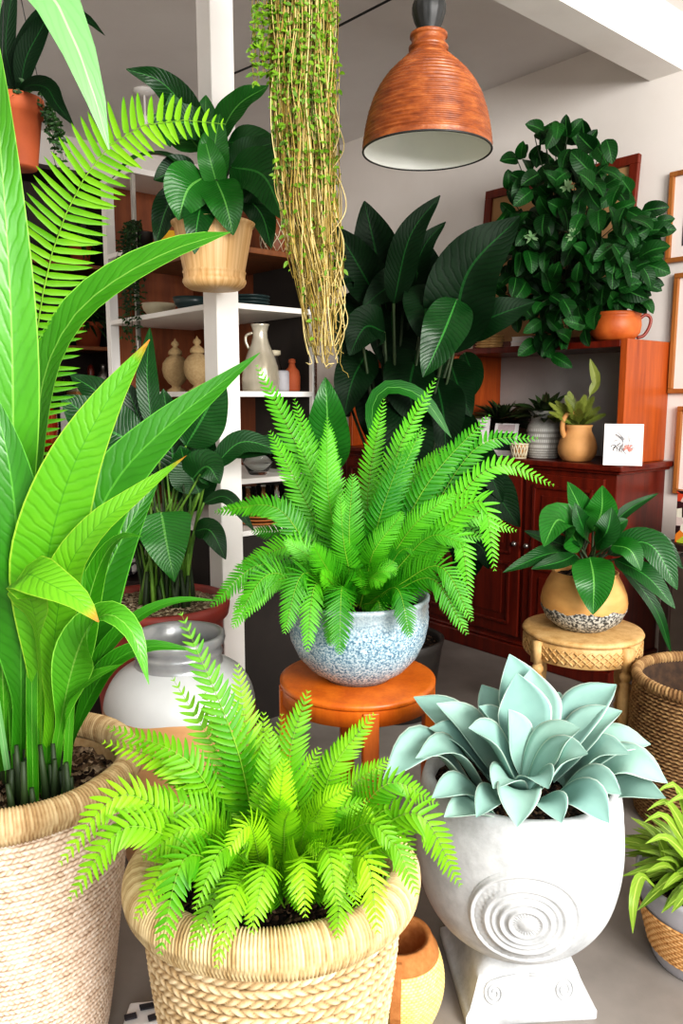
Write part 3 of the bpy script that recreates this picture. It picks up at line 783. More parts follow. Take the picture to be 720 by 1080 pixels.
def suc(tx, ty, tY, w, bx=552, by=838, bY=None, bow=.3, hint=None, cam=.55, c=None, fold=.35):
    bY = bY or YU - .0
    b0, tip = at(bx, by, bY), at(tx, ty, tY)
    d = tip - b0
    mid = b0.lerp(tip, .55) + V((0, 0, 1)) * d.length * bow * .45
    if hint is None:
        hint = (V((b0.x, b0.y, b0.z + .25)) - b0.lerp(tip, .6)).normalized() * .8 + (CAM - tip).normalized() * cam
    fol.leaf([b0, mid, tip], pw(w, tY), hint, 'spoon', 0, .3, fold, 16, 8, thick=.007, c=c, wave=.0)
# outer ring first, then inner
for a in [
 (404, 822, 1.52, 52, 500, 838, None, .75), (436, 735, 1.76, 46, 520, 815, None, .25), (438, 800, 1.5, 44, 515, 845, None, .5), (452, 768, 1.62, 46, 525, 830, None, .35), (455, 842, 1.44, 44, 520, 858, 1.56, .4), (468, 862, 1.4, 40, 525, 862, 1.54, .2),
 (460, 742, 1.66, 52, 530, 822, None, .25), (508, 722, 1.78, 42, 540, 800, None, .2),
 (650, 722, 1.74, 52, 575, 812, None, .3), (656, 750, 1.66, 50, 580, 820, None, .35), (686, 785, 1.62, 50, 590, 828, None, .45), (704, 826, 1.54, 50, 600, 838, None, .6), (664, 795, 1.56, 46, 590, 832, None, .5),
 (702, 842, 1.52, 44, 612, 848, None, .3), (642, 868, 1.42, 50, 580, 850, 1.54, .6), (655, 838, 1.48, 48, 590, 846, 1.58, .5), (602, 742, 1.8, 44, 570, 810, None, .2), (590, 730, 1.85, 40, 560, 805, None, .2),
 (537, 690, 1.72, 62, 556, 790, 1.7, .1), (545, 710, 1.64, 64, 555, 805, 1.63, .05), (560, 705, 1.70, 58, 566, 795, 1.67, .05),
 (494, 768, 1.5, 56, 545, 828, 1.56, .35), (536, 748, 1.56, 46, 552, 815, 1.58, .1),
 (612, 768, 1.52, 56, 555, 830, 1.55, .4), (620, 795, 1.46, 58, 558, 838, 1.53, .45), (505, 745, 1.62, 50, 545, 815, None, .25),
 (502, 862, 1.38, 40, 540, 848, 1.52, .4), (545, 872, 1.36, 52, 548, 836, 1.5, .6), (592, 868, 1.38, 42, 565, 846, 1.5, .4), (578, 832, 1.4, 46, 552, 836, 1.52, .5), (520, 832, 1.42, 44, 548, 838, 1.52, .5)]:
    suc(*a)
fol.build('foliage', G['suc'], t)

# ------------------------------------------------------------------ small grey and woven pot, lower right
GC = at(742, 1000, 1.72); GC.z = 0
t = thing('potted_plant', 'small leafy plant in grey pot with orange woven band, lower right corner', 'plant', GC)
M['greypot'] = plain('grey_pot', rgb('a9a7ad'), rgb('989699'), 6, .6)
M['band'] = fiber('woven_band', rgb('a5713f'), rgb('d09c63'), rgb('e2b680'), 70)
mb = MB(); mb.lathe([(.001, 0), (.115, 0), (.119, .006), (.148, .12), (.165, .2), (.166, .212), (.160, .216), (.154, .21), (.148, .17)], GC, 64); pot = mb.build('pot', M['greypot'], t)
weave(lambda z: .1285 + (.1595 - .1285) * (z - .03) / .115, .034, .148, 14, 52, .004, GC, M['band'], 'woven_band', t, 4, 4, .0)
mb = MB(); mb.disc(GC + V((0, 0, .185)), .15, 12, 40, .005); mb.build('soil', M['soil'], t)
fol = MB()
for k in range(120):
    a = R.uniform(0, 6.28); el = R.uniform(.2, 1.3); l = R.uniform(.1, .19)
    b0 = GC + V((math.cos(a) * R.uniform(0, .09), math.sin(a) * R.uniform(0, .09), .185))
    d = V((math.cos(a) * math.cos(el), math.sin(a) * math.cos(el), math.sin(el)))
    p1 = b0 + d * l * .55 + V((0, 0, .02)); p2 = b0 + d * l + V((math.cos(a) * .03, math.sin(a) * .03, -.03 * (1.3 - el)))
    fol.leaf([b0, p1, p2], R.uniform(.016, .03), None, 'lance', .15, .3, .25, 8, 2, cam=.4)
fol.leaf(PX([(690, 935, 1.66), (676, 925, 1.62), (668, 950, 1.56), (667, 985, 1.55)]), .024, None, 'lance', .1, .3, .25, 12, 2, c=.8)
for tx, ty in ((678, 868), (682, 855), (690, 838), (700, 850), (680, 890)):
    fol.leaf([GC + V((0, 0, .2)), at(tx + 25, ty - 5, 1.66), at(tx, ty, 1.62)], .026, None, 'lance', .1, .3, .25, 12, 2)
fol.build('foliage', G['olive'], t)

# ------------------------------------------------------------------ brown wicker basket, right
c = at(748, 715, 2.38); zr = c.z; BC = V((c.x, c.y, 0)); RW = .235
t = thing('wicker_basket', 'tall empty brown wicker basket at the right edge beside the urn', 'basket', BC)
weave(lambda z: .2 + .032 * math.sin(min(1, z / zr) * PI * .75), 0, zr - .01, 38, 70, .009, BC, M['wicker'], 'basket_body', t, 4, 5, 1.0)
rope_rim(BC + V((0, 0, zr - .005)), .218, .016, 110, M['wicker'], t, 1.2, depth=.2)
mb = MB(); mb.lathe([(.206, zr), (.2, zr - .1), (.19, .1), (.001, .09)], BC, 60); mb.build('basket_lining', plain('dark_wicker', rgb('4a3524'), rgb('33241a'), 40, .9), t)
hp = [BC + V((-.12 + .0, -.205, zr - .12)), BC + V((-.122, -.212, zr - .03)), BC + V((-.115, -.2, zr + .018)), BC + V((-.105, -.17, zr + .0)), BC + V((-.1, -.162, zr - .1))]
mb = MB(); mb.tube(spline(hp, 20), .004, 6); mb.build('strap', M['black'], t)
# ------------------------------------------------------------------ small straw basket
c = at(420, 985, 1.55); zr = c.z; BC = V((c.x, c.y, 0))
t = thing('straw_basket', 'small empty yellow straw basket with brown rope rim beside the fern basket', 'basket', BC)
def sb(z):
    q = z / zr
    return .066 + .036 * math.sin(PI * min(1, q * .82 + .12))
weave(sb, 0, zr * .8, 26, 60, .0018, BC, M['straw'], 'basket_body', t, 3, 4, 0)
for k in range(5):
    z = zr * .8 + k * zr * .045
    mb = MB()
rim = MB(); rim.lathe([(sb(zr * .8) + .001, zr * .79), (sb(zr * .85) + .002, zr * .85), (sb(zr * .92), zr * .93), (sb(zr * .97) - .004, zr), (sb(zr) - .012, zr - .002), (sb(zr) - .008, zr * .85), (.07, zr * .4), (.001, zr * .3)], BC, 60, lambda th, f, z: .002 * math.sin(z * 700))
rim.build('rim', M['brownrope'], t)
d = V((-.12, -.99, 0)).normalized(); s = V((-d.y, d.x, 0))
mb = MB()
pts = [BC + d * (sb(z) + .004) + V((0, 0, z)) for z in (0.005, zr * .2, zr * .4, zr * .6, zr * .8, zr * .96)]
for p, q in zip(pts, pts[1:]):
    mb.box((p + q) / 2, s * .011, d * .004, (q - p) / 2)
mb.build('strap', M['brownrope'], t, False)
#PART3
# ------------------------------------------------------------------ white and tan jar
JC = at(192, 800, 2.15); JC.z = 0
m, nt, b = nodes('dipped_jar')
sp = nt.nodes.new('ShaderNodeSeparateXYZ'); nt.links.new(coords(nt), sp.inputs[0])
w1 = math_(nt, 'ADD', sp.outputs[2], math_(nt, 'MULTIPLY', math_(nt, 'SUBTRACT', noise(nt, coords(nt), 5, 2), .5), .05))
f = math_(nt, 'GREATER_THAN', w1, .49)
tan = ramp(nt, noise(nt, coords(nt, (1, 1, 3)), 6, 5), [(.3, rgb('b08358')), (.7, rgb('c99c70'))])
wh = ramp(nt, noise(nt, coords(nt), 3, 5), [(.3, rgb('c6c7c6')), (.7, rgb('b3b5b6'))])
nt.links.new(mix(nt, f, tan, wh), b.inputs['Base Color']); b.inputs['Roughness'].default_value = .3
t = thing('stoneware_jar', 'large wide mouthed jar, white glaze over tan base, before the red pot', 'jar', JC)
zt = at(205, 668, 2.15).z
pr = [(a.x, a.y) for a in spline([V((x, z, 0)) for x, z in [(.001, 0), (.15, 0), (.162, .01), (.185, .1), (.204, .23), (.216, .36), (.219, .44), (.21, .51), (.185, .56), (.15, .588), (.125, .60)]], 50)]
mb = MB(); mb.lathe(pr, JC, 80); mb.build('body', m, t)
M['rimmetal'] = plain('grey_glazed_rim', rgb('9b9c9b'), rgb('86878a'), 12, .28, .25)
zn = zt
mb = MB(); mb.lathe([(.127, .597), (.122, .604), (.121, .625), (.126, .63), (.122, .636), (.121, zn - .032), (.13, zn - .026), (.133, zn - .014), (.131, zn), (.122, zn + .002), (.113, zn - .005), (.11, zn - .05), (.11, .58)], JC, 64); mb.build('neck', M['rimmetal'], t)

# ------------------------------------------------------------------ red pot plant
c = at(166, 632, 2.66); zr = c.z; RC = V((c.x, c.y, 0))
t = thing('potted_plant', 'large dark leaved plant in a big red glazed pot behind the white jar', 'plant', RC)
mb = MB(); mb.lathe([(.001, 0), (.17, 0), (.176, .01), (.2, .2), (.228, zr - .08), (.232, zr - .062), (.246, zr - .055), (.252, zr - .02), (.25, zr), (.236, zr + .002), (.23, zr - .01), (.222, zr - .08)], RC, 72); mb.build('pot', M['redpot'], t)
mb = MB(); mb.disc(RC + V((0, 0, zr - .022)), .229, 18, 70, .005, .012); mb.build('gravel', M['gravel'], t)
fol = MB(); stm = MB()
zb = zr - .03
def big(fol, stm, pts, wpx, m=0, base=None, shape='ovate', stem_r=.005, hint=None, cam=.8, fold=.18, c=None, pet=0.0, wave=.02, sm=0, nac=6):
    P = PX(pts); Y = pts[len(pts) // 2][2]
    if base is not None:
        b0 = base + V((R.uniform(-.05, .05), R.uniform(-.04, .04), 0))
        d = P[0] - b0
        mid = b0.lerp(P[0], .55) + V((0, 0, .12 * d.length))
        stm.tube(spline([b0, mid, P[0]], 12), lambda q: stem_r * (1.2 - .5 * q), 6, sm)
    fol.leaf(P, pw(wpx, Y), hint, shape, pet, .06, fold, 20, nac, wave=wave, m=m, cam=cam, c=c)
RB0 = RC + V((.03, 0, zb))
L = [((170, 540, 2.55), (176, 575, 2.5), (184, 614, 2.48), 62, 1, .75), ((196, 470, 2.7), (214, 440, 2.68), (236, 398, 2.66), 54, 0, .6),
 ((160, 452, 2.75), (155, 395, 2.75), (158, 345, 2.72), 24, 0, .4), ((150, 470, 2.72), (112, 452, 2.7), (64, 418, 2.68), 62, 0, .45), ((210, 520, 2.6), (196, 490, 2.62), (190, 470, 2.6), 46, 0, .35),
 ((200, 508, 2.62), (218, 492, 2.58), (232, 510, 2.56), 42, 0, .5), ((225, 492, 2.66), (256, 466, 2.66), (302, 478, 2.66), 26, 0, .3), ((240, 480, 2.7), (280, 470, 2.7), (345, 464, 2.7), 22, 0, .2),
 ((160, 500, 2.7), (128, 500, 2.7), (96, 520, 2.68), 44, 0, .1), ((150, 520, 2.75), (118, 540, 2.72), (100, 580, 2.7), 40, 0, .1), ((185, 520, 2.78), (180, 460, 2.78), (172, 410, 2.76), 50, 0, .2),
 ((140, 480, 2.8), (108, 420, 2.8), (74, 395, 2.8), 46, 0, .25), ((205, 560, 2.6), (222, 560, 2.56), (238, 590, 2.54), 26, 0, .2), ((150, 560, 2.6), (130, 560, 2.6), (118, 600, 2.58), 34, 0, .2),
 ((195, 540, 2.72), (212, 500, 2.72), (220, 450, 2.7), 40, 0, .1), ((165, 500, 2.8), (150, 450, 2.8), (130, 400, 2.8), 44, 0, .15), ((215, 530, 2.6), (240, 525, 2.58), (268, 560, 2.56), 16, 0, .2)]
for (p, q, r_, w, mm, cc) in L:
    big(fol, stm, [p, q, r_], w, mm, RB0, 'heart' if mm else 'ovate', .006, c=cc)
for k in range(34):
    b0 = RB0 + V((R.uniform(-.09, .09), R.uniform(-.07, .07), 0))
    a = R.uniform(-.5, .5)
    stm.tube(spline([b0, b0 + V((a * .1, R.uniform(-.05, .05), .2)), b0 + V((a * .45, R.uniform(-.1, .1), R.uniform(.3, .55)))], 8), lambda q: .007 * (1.1 - .6 * q), 6, R.choice([0, 0, 1]))
fol.build('foliage', [G['peace'], G['peacel']], t)
stm.build('stems', [G['stem'], G['darkstem']], t)
mb = MB()
for k in range(22):
    b0 = RB0 + V((R.uniform(-.09, .09), R.uniform(-.07, .07), -.005))
    mb.tube([b0, b0 + V((0, 0, .06)), b0 + V((R.uniform(-.01, .01), 0, R.uniform(.09, .16)))], lambda q: .012 * (1 - .5 * q), 6)
mb.build('stalk_base', G['darkstem'], t, label='dark brown stem bases')

# ------------------------------------------------------------------ pot hung on the post
YP = 2.66
HC = at(229, 303, YP); HC.y = AB(PA, PB, 0).y - .21; HC.x = (229 - 360) / F * (HC.y * CS) * 1.0
zr = at(229, 236, HC.y).z; z0 = HC.z
m, nt, b = nodes('pale_striped_clay')
sp = nt.nodes.new('ShaderNodeSeparateXYZ'); uvn = nt.nodes.new('ShaderNodeUVMap'); nt.links.new(uvn.outputs[0], sp.inputs[0])
cv = nt.nodes.new('ShaderNodeCombineXYZ'); nt.links.new(math_(nt, 'MULTIPLY', sp.outputs[0], 60), cv.inputs[0]); nt.links.new(math_(nt, 'MULTIPLY', sp.outputs[1], 2), cv.inputs[1])
n1 = noise(nt, cv.outputs[0], 1.0, 4)
nt.links.new(ramp(nt, n1, [(.35, rgb('c8995f')), (.62, rgb('e3bd8a'))]), b.inputs['Base Color']); b.inputs['Roughness'].default_value = .5
t = thing('hanging_potted_plant', 'dark glossy leaved plant in a pale tan pot mounted on the white post', 'plant', V((HC.x, HC.y, z0)))
O = V((HC.x, HC.y, 0)); hh = zr - z0
mb = MB(); mb.lathe([(.001, z0), (.085, z0), (.1, z0 + .01), (.107, z0 + .022), (.106, z0 + .03), (.103, z0 + .033), (.104, z0 + .05), (.107, z0 + .054), (.103, z0 + .06), (.128, zr - .03), (.131, zr - .012), (.138, zr - .008), (.14, zr), (.134, zr + .003), (.126, zr - .01), (.118, zr - .06)], O, 72); mb.build('pot', m, t)
mb = MB(); mb.disc(O + V((0, 0, zr - .02)), .125, 10, 40, .004); mb.build('soil', M['soil'], t)
pc = AB(PA, PB, 0)
mb = MB()
bk = [V((O.x, O.y, zr - .03)) + (V((pc.x, pc.y, 0)) - O).normalized() * .128, V((pc.x, pc.y, zr - .02)) - D1 * .05]
mb.tube(bk, .008, 8); mb.build('bracket', M['black'], t)
fol = MB(); stm = MB()
HB = O + V((0, 0, zr - .02)); YH = HC.y
def hp(pts, w, mm=0, **k):
    P = PX(pts); b0 = HB + V((R.uniform(-.03, .03), R.uniform(-.03, .03), 0))
    stm.tube(spline([b0, b0.lerp(P[0], .6) + V((0, 0, .02)), P[0]], 8), .005, 5)
    fol.leaf(P, pw(w * 1.1, YH), k.pop('hint', None), k.pop('shape', 'ovate'), 0, .06, k.pop('fold', .22), 18, 6, wave=.025, m=mm, cam=k.pop('cam', .75), c=k.pop('c', None))
y = YH
hp([(212, 150, y), (190, 108, y + .05), (166, 84, y + .05), (133, 73, y)], 30, 0, hint=V((.3, -.8, -.3)), c=.2)
hp([(212, 160, y), (190, 130, y + .02), (180, 98, y)], 38, 1, c=.3)
hp([(220, 160, y + .1), (217, 130, y + .1), (217, 100, y + .1)], 28, 1, c=.4)
hp([(228, 150, y), (250, 112, y - .02), (284, 90, y - .02)], 34, 1, c=.1, hint=V((-.5, -.8, .2)))
hp([(208, 190, y), (178, 166, y - .02), (145, 166, y - .04), (118, 188, y - .06)], 20, 0, c=.4, cam=.3)
hp([(240, 150, y - .02), (268, 152, y - .05), (306, 176, y - .08)], 30, 0, c=.6)
hp([(244, 176, y - .05), (278, 186, y - .12), (299, 232, y - .16)], 44, 0, c=.7)
hp([(216, 186, y - .08), (198, 200, y - .14), (188, 232, y - .15)], 46, 1, c=.2)
hp([(228, 190, y - .08), (238, 215, y - .15), (246, 248, y - .15)], 36, 1, c=.1)
hp([(216, 200, y - .06), (208, 235, y - .16), (205, 268, y - .17)], 30, 0, c=.4)
hp([(250, 200, y), (275, 225, y + .02), (286, 262, y)], 26, 0, c=.1)
hp([(200, 200, y + .02), (178, 215, y + .02), (164, 258, y)], 26, 0, c=.1)
hp([(232, 190, y - .05), (226, 160, y - .08), (232, 120, y - .06)], 26, 1, c=.5)
hp([(215, 140, y - .04), (200, 130, y - .1), (172, 132, y - .1), (180, 155, y - .12)], 30, 0, c=.3)
hp([(230, 200, y - .06), (222, 170, y - .1), (214, 140, y - .08)], 24, 1, c=.6)
hp([(240, 178, y - .04), (262, 160, y - .06), (290, 150, y - .08)], 26, 0, c=.4)
hp([(206, 186, y), (186, 180, y), (162, 190, y - .02)], 28, 0, c=.2)
hp([(250, 185, y), (268, 200, y), (280, 215, y)], 40, 0, c=.1)
fol.build('foliage', [G['peace'], G['peacel']], t); stm.build('stems', G['darkstem'], t)

# ------------------------------------------------------------------ small terracotta pot hung at top left
YQ = 2.2
zq0, zq1 = at(20, 178, YQ).z, at(20, 104, YQ).z
QC = V(at(19, 150, YQ)); QC.z = zq0
t = thing('hanging_potted_plant', 'small terracotta pot with trailing greenery hanging at the top left', 'plant', QC)
O = V((QC.x, QC.y, 0))
mb = MB(); mb.lathe([(.001, zq0), (.045, zq0), (.047, zq0 + .004), (.063, zq1 - .045), (.068, zq1 - .044), (.071, zq1 - .002), (.067, zq1), (.061, zq1 - .004), (.058, zq1 - .03), (.001, zq1 - .03)], O, 48); mb.build('pot', M['terra'], t)
mb = MB()
for k in range(3):
    a = k * 2.09 + .4; p = O + V((math.cos(a) * .069, math.sin(a) * .069, zq1 - .01))
    mb.tube([p, V((O.x, O.y, zq1 + .42))], .0012, 5)
mb.tube([V((O.x, O.y, zq1 + .42)), V((O.x, O.y, CEIL))], .0015, 5)
mb.build('hanging_wire', M['black'], t)
fol = MB(); HBq = O + V((0, 0, zq1 - .02))
for pts, w, cc in (([(16, 95, 2.2), (22, 55, 2.2), (40, 20, 2.18), (66, -10, 2.16)], 16, .3), ([(20, 90, 2.2), (34, 40, 2.18), (60, 16, 2.15), (88, 18, 2.12), (111, 38, 2.1)], 16, .2), ([(10, 92, 2.2), (6, 50, 2.2), (10, 10, 2.2), (18, -30, 2.2)], 18, .5), ([(26, 92, 2.15), (48, 92, 2.1), (60, 110, 2.06), (78, 133, 2.04)], 20, .1), ([(14, 90, 2.2), (2, 40, 2.2), (-10, 0, 2.2)], 18, .3), ([(22, 90, 2.18), (28, 60, 2.16), (46, 25, 2.14), (52, 5, 2.1)], 22, .2)):
    fol.leaf([HBq] + PX(pts), pw(w, YQ), None, 'lance', .12, .25, .25, 20, 4, wave=.02, c=cc)
for k in range(170):
    a = R.uniform(0, 6.28); p = HBq + V((math.cos(a) * R.uniform(.0, .085), math.sin(a) * R.uniform(0, .085), R.uniform(-.01, .045)))
    d = V((R.uniform(-1, 1), R.uniform(-1, 1), R.uniform(-.6, .6))).normalized()
    fol.leaf([p, p + d * .008, p + d * .016], .009, None, 'ovate', 0, .1, .1, 4, 2, m=1)
for k in range(9):
    p = HBq + V((.05 + .03 * R.random(), -.04 + .05 * R.random(), .01)); ln = R.uniform(.08, .2)
    pts = [p + V((.02 + i * .004 + R.uniform(-.006, .006), R.uniform(-.005, .005), -ln * i / 7)) for i in range(8)]
    fol.tube(pts, .0008, 4, 1)
    for q in pts[1:]:
        for j in range(3):
            d = V((R.uniform(-1, 1), R.uniform(-1, 0), R.uniform(-.8, .4))).normalized()
            fol.leaf([q, q + d * .007, q + d * .015], .008, None, 'ovate', 0, .1, .1, 4, 2, m=1)
fol.build('foliage', [G['dark'], G['tinyd']], t)

# ------------------------------------------------------------------ hanging curtain of vines
YV = 2.3
top = at(316, -95, YV)
t = thing('hanging_vine', 'long shaggy hanging vine with tan strands and small leaves beside the post', 'plant', top)
O = V((top.x, top.y, 0)); zt = top.z
mb = MB(); mb.lathe([(.001, zt - .06), (.08, zt - .06), (.1, zt + .06), (.105, zt + .06), (.1, zt + .066), (.09, zt + .06), (.085, zt + .04), (.001, zt + .04)], O, 40); mb.build('pot', M['terra'], t)
mb = MB()
for k in range(3):
    a = k * 2.09; mb.tube([O + V((math.cos(a) * .1, math.sin(a) * .1, zt + .05)), V((O.x, O.y, CEIL))], .0015, 5)
mb.build('hanging_wire', M['black'], t)
def vx(py):   # centre and half width of the curtain in pixels of the photo at this depth
    k = [(0, 319, 34), (100, 320, 33), (200, 325, 29), (260, 331, 25), (310, 337, 20), (350, 341, 16), (400, 345, 11)]
    for (a, x0, w0), (b, x1, w1) in zip(k, k[1:]):
        if py <= b:
            f = max(0, (py - a) / (b - a)); return x0 + (x1 - x0) * f, w0 + (w1 - w0) * f
    return k[-1][1:]
st = MB(); lf = MB()
M['strand'] = fiber('vine_strand', rgb('6d5d2a'), rgb('a8904c'), rgb('d9c78e'), 30)
for k in range(270):
    u = R.uniform(-1, 1); dY = R.uniform(-.06, .06) * math.sqrt(max(.1, 1 - u * u))
    end = R.choice([R.uniform(150, 300), R.uniform(240, 395), R.uniform(260, 392)])
    pts = []; py = -85; wob = R.uniform(0, 6); wf = R.uniform(.02, .05); wa = R.uniform(1, 3.5); drift = R.uniform(-.25, .25)
    py_l = []
    while py < end:
        c0, hw = vx(py); q = (py + 85) / (end + 85)
        x = c0 + hw * max(-1, min(1, (u + drift * q))) + wa * math.sin(py * wf + wob) * (1 + q)
        pts.append(at(x, py, YV + dY + .01 * math.sin(py * .03 + wob * 2))); py_l.append(py); py += 9
    if R.random() < .4 and end > 240:
        for j in range(1, 5): pts.append(pts[-1] + V((R.uniform(-.012, .016), R.uniform(-.01, .01), R.uniform(-.012, .010))))
    cc = min(1, max(0, R.gauss(.5, .25)))
    st.tube(pts, R.uniform(.0009, .0018), 4, 0, cc, False)
    for p, yy in zip(pts, py_l):
        pr_ = .8 if yy < 110 else (.42 if yy < 200 else (.15 if yy < 290 else .05))
        if R.random() < pr_:
            d = V((R.uniform(-1, 1), R.uniform(-1, .2), R.uniform(-1, .3))).normalized(); l = R.uniform(.007, .023)
            lf.leaf([p, p + d * l * .5, p + d * l + V((0, 0, -.003))], l * .5, None, 'ovate', 0, .1, .15, 4, 2)
for k in range(9):   # side sprigs
    x0 = R.uniform(250, 288); end = R.uniform(40, 90); pts = []
    py = -85; w = R.uniform(0, 6)
    while py < end:
        f = min(1, (py + 85) / 60); pts.append(at(300 + (x0 - 300) * f + 2 * math.sin(py * .06 + w), py, YV - .02)); py += 9
    st.tube(pts, .0009, 4, 0, .3, False)
    for p in pts[6:]:
        for j in range(2):
            d = V((R.uniform(-1, 1), R.uniform(-1, .2), R.uniform(-1, .2))).normalized(); l = R.uniform(.014, .026)
            lf.leaf([p, p + d * l * .5, p + d * l], l * .42, None, 'ovate', 0, .1, .15, 4, 2)
for k in range(8):   # loops on the right side
    y0 = R.uniform(120, 330); c0, hw = vx(y0)
    pts = PX([(c0 + hw * .7, y0 - 30, YV), (c0 + hw + R.uniform(2, 9), y0, YV - .03), (c0 + hw + R.uniform(3, 12), y0 + 25, YV - .03), (c0 + hw * .8, y0 + 50, YV - .02)])
    st.tube(spline(pts, 16), .0014, 4, 0, .75, False)
st.build('strands', M['strand'], t); lf.build('foliage', G['tiny'], t)

# ------------------------------------------------------------------ pendant lamp
YL = 2.2
cb = at(450, 160, YL); zb = cb.z; zt = at(448, 36, YL).z; O = V((cb.x, cb.y, 0)); hh = zt - zb; RLm = .172
t = thing('pendant_lamp', 'ribbed copper brown bell shaped pendant lamp hanging from the ceiling', 'lamp', V((O.x, O.y, zb)))
m, nt, b = nodes('ribbed_copper_glaze')
n1 = noise(nt, coords(nt, (1, 1, 2.5)), 22, 6, .65)
nt.links.new(ramp(nt, n1, [(.3, rgb('632c12')), (.52, rgb('88461c')), (.75, rgb('ad6834'))]), b.inputs['Base Color'])
b.inputs['Roughness'].default_value = .38; bump(nt, b, noise(nt, coords(nt), 120, 3), .3, .003)
pk = [(.0, 1.0), (.03, .997), (.09, .985), (.2, .955), (.32, .91), (.45, .835), (.56, .735), (.65, .62), (.72, .50), (.78, .385), (.82, .315), (.85, .275), (.86, .27), (.865, .30), (.885, .305), (.895, .27), (.93, .255), (.965, .255), (.97, .285), (.995, .285), (1, .26)]
pp = []
for i in range(len(pk) - 1):
    n = max(1, int((pk[i + 1][0] - pk[i][0]) * 160))
    for j in range(n):
        f = j / n; pp.append(((pk[i][1] + (pk[i + 1][1] - pk[i][1]) * f) * RLm, zb + hh * (pk[i][0] + (pk[i + 1][0] - pk[i][0]) * f)))
pp.append((pk[-1][1] * RLm, zb + hh)); pp.append((.02, zb + hh + .002))
mb = MB(); mb.lathe(pp, O, 96, lambda th, f, z: .0022 * math.sin((z - zb) * 2 * PI / .0105) * (1 if .04 * hh < z - zb < .82 * hh else 0)); mb.build('shade', m, t)
inn = [(RLm, zb), (RLm * .985, zb - .0015), (RLm * .97, zb + .003)] + [(r * RLm * .965, zb + .004 + hh * q * .95) for q, r in pk[1:13]] + [(.001, zb + hh * .83)]
M['enamel'] = plain('white_enamel', rgb('f1f3ee'), rgb('e9ece6'), 3, .4)
mb = MB(); mb.lathe(inn, O, 96); mb.build('shade_lining', M['enamel'], t, label='white enamel inside of the shade')
mb = MB(); mb.torus(O + V((0, 0, zb)), RLm - .001, .0028, 96, 8); mb.build('shade_edge', M['black'], t)
cz = zb + hh + .002; ct = at(447, 0, YL).z
mb = MB(); mb.lathe([(.026, cz), (.03, cz + .012), (.036, cz + .03), (.042, cz + .05), (.042, cz + .066), (.036, cz + .082), (.026, cz + .09), (.03, cz + .094), (.03, cz + .105), (.024, cz + .11), (.02, cz + .14), (.008, cz + .15)], O, 48, lambda th, f, z: .0028 * abs(math.sin(th * 7)) * (1 if cz + .02 < z < cz + .085 else 0)); mb.build('cap', M['black'], t)
mb = MB(); mb.tube([O + V((0, 0, cz + .145)), O + V((0, 0, CEIL))], .004, 8); mb.build('cord', M['black'], t)
mb = MB(); mb.lathe([(.001, zb + .1), (.018, zb + .105), (.028, zb + .125), (.026, zb + .15), (.015, zb + .175), (.014, zb + .2)], O, 24); mb.build('bulb', M['enamel'], t)
# ceiling cable and ceiling rose
q0, q1 = onz(236, 82, CEIL - .04), onz(426, -8, CEIL - .04)
mb = MB(); mb.tube(spline([q0, q0.lerp(q1, .5) - V((0, 0, .015)), q1, q1 + (q1 - q0) * .25], 14), .005, 6)
tag(mb.build('ceiling_cable', M['black'], None, loc=q0), 'thin dark cable strung below the ceiling behind the vine', 'cable')
cc = onz(152, 95, CEIL); cc.z = 0
t = thing('ceiling_light', 'small white round ceiling fitting above the post plant', 'ceiling light', cc + V((0, 0, CEIL - .3)))
mb = MB(); mb.lathe([(.001, CEIL), (.06, CEIL), (.062, CEIL - .01), (.042, CEIL - .022), (.015, CEIL - .03), (.001, CEIL - .03)], cc, 40); mb.build('ceiling_plate', M['white'], t)
mb = MB(); mb.lathe([(.006, CEIL - .028), (.006, CEIL - .13), (.014, CEIL - .14), (.015, CEIL - .18), (.001, CEIL - .19)], cc, 20); mb.build('lamp_holder', M['white'], t)

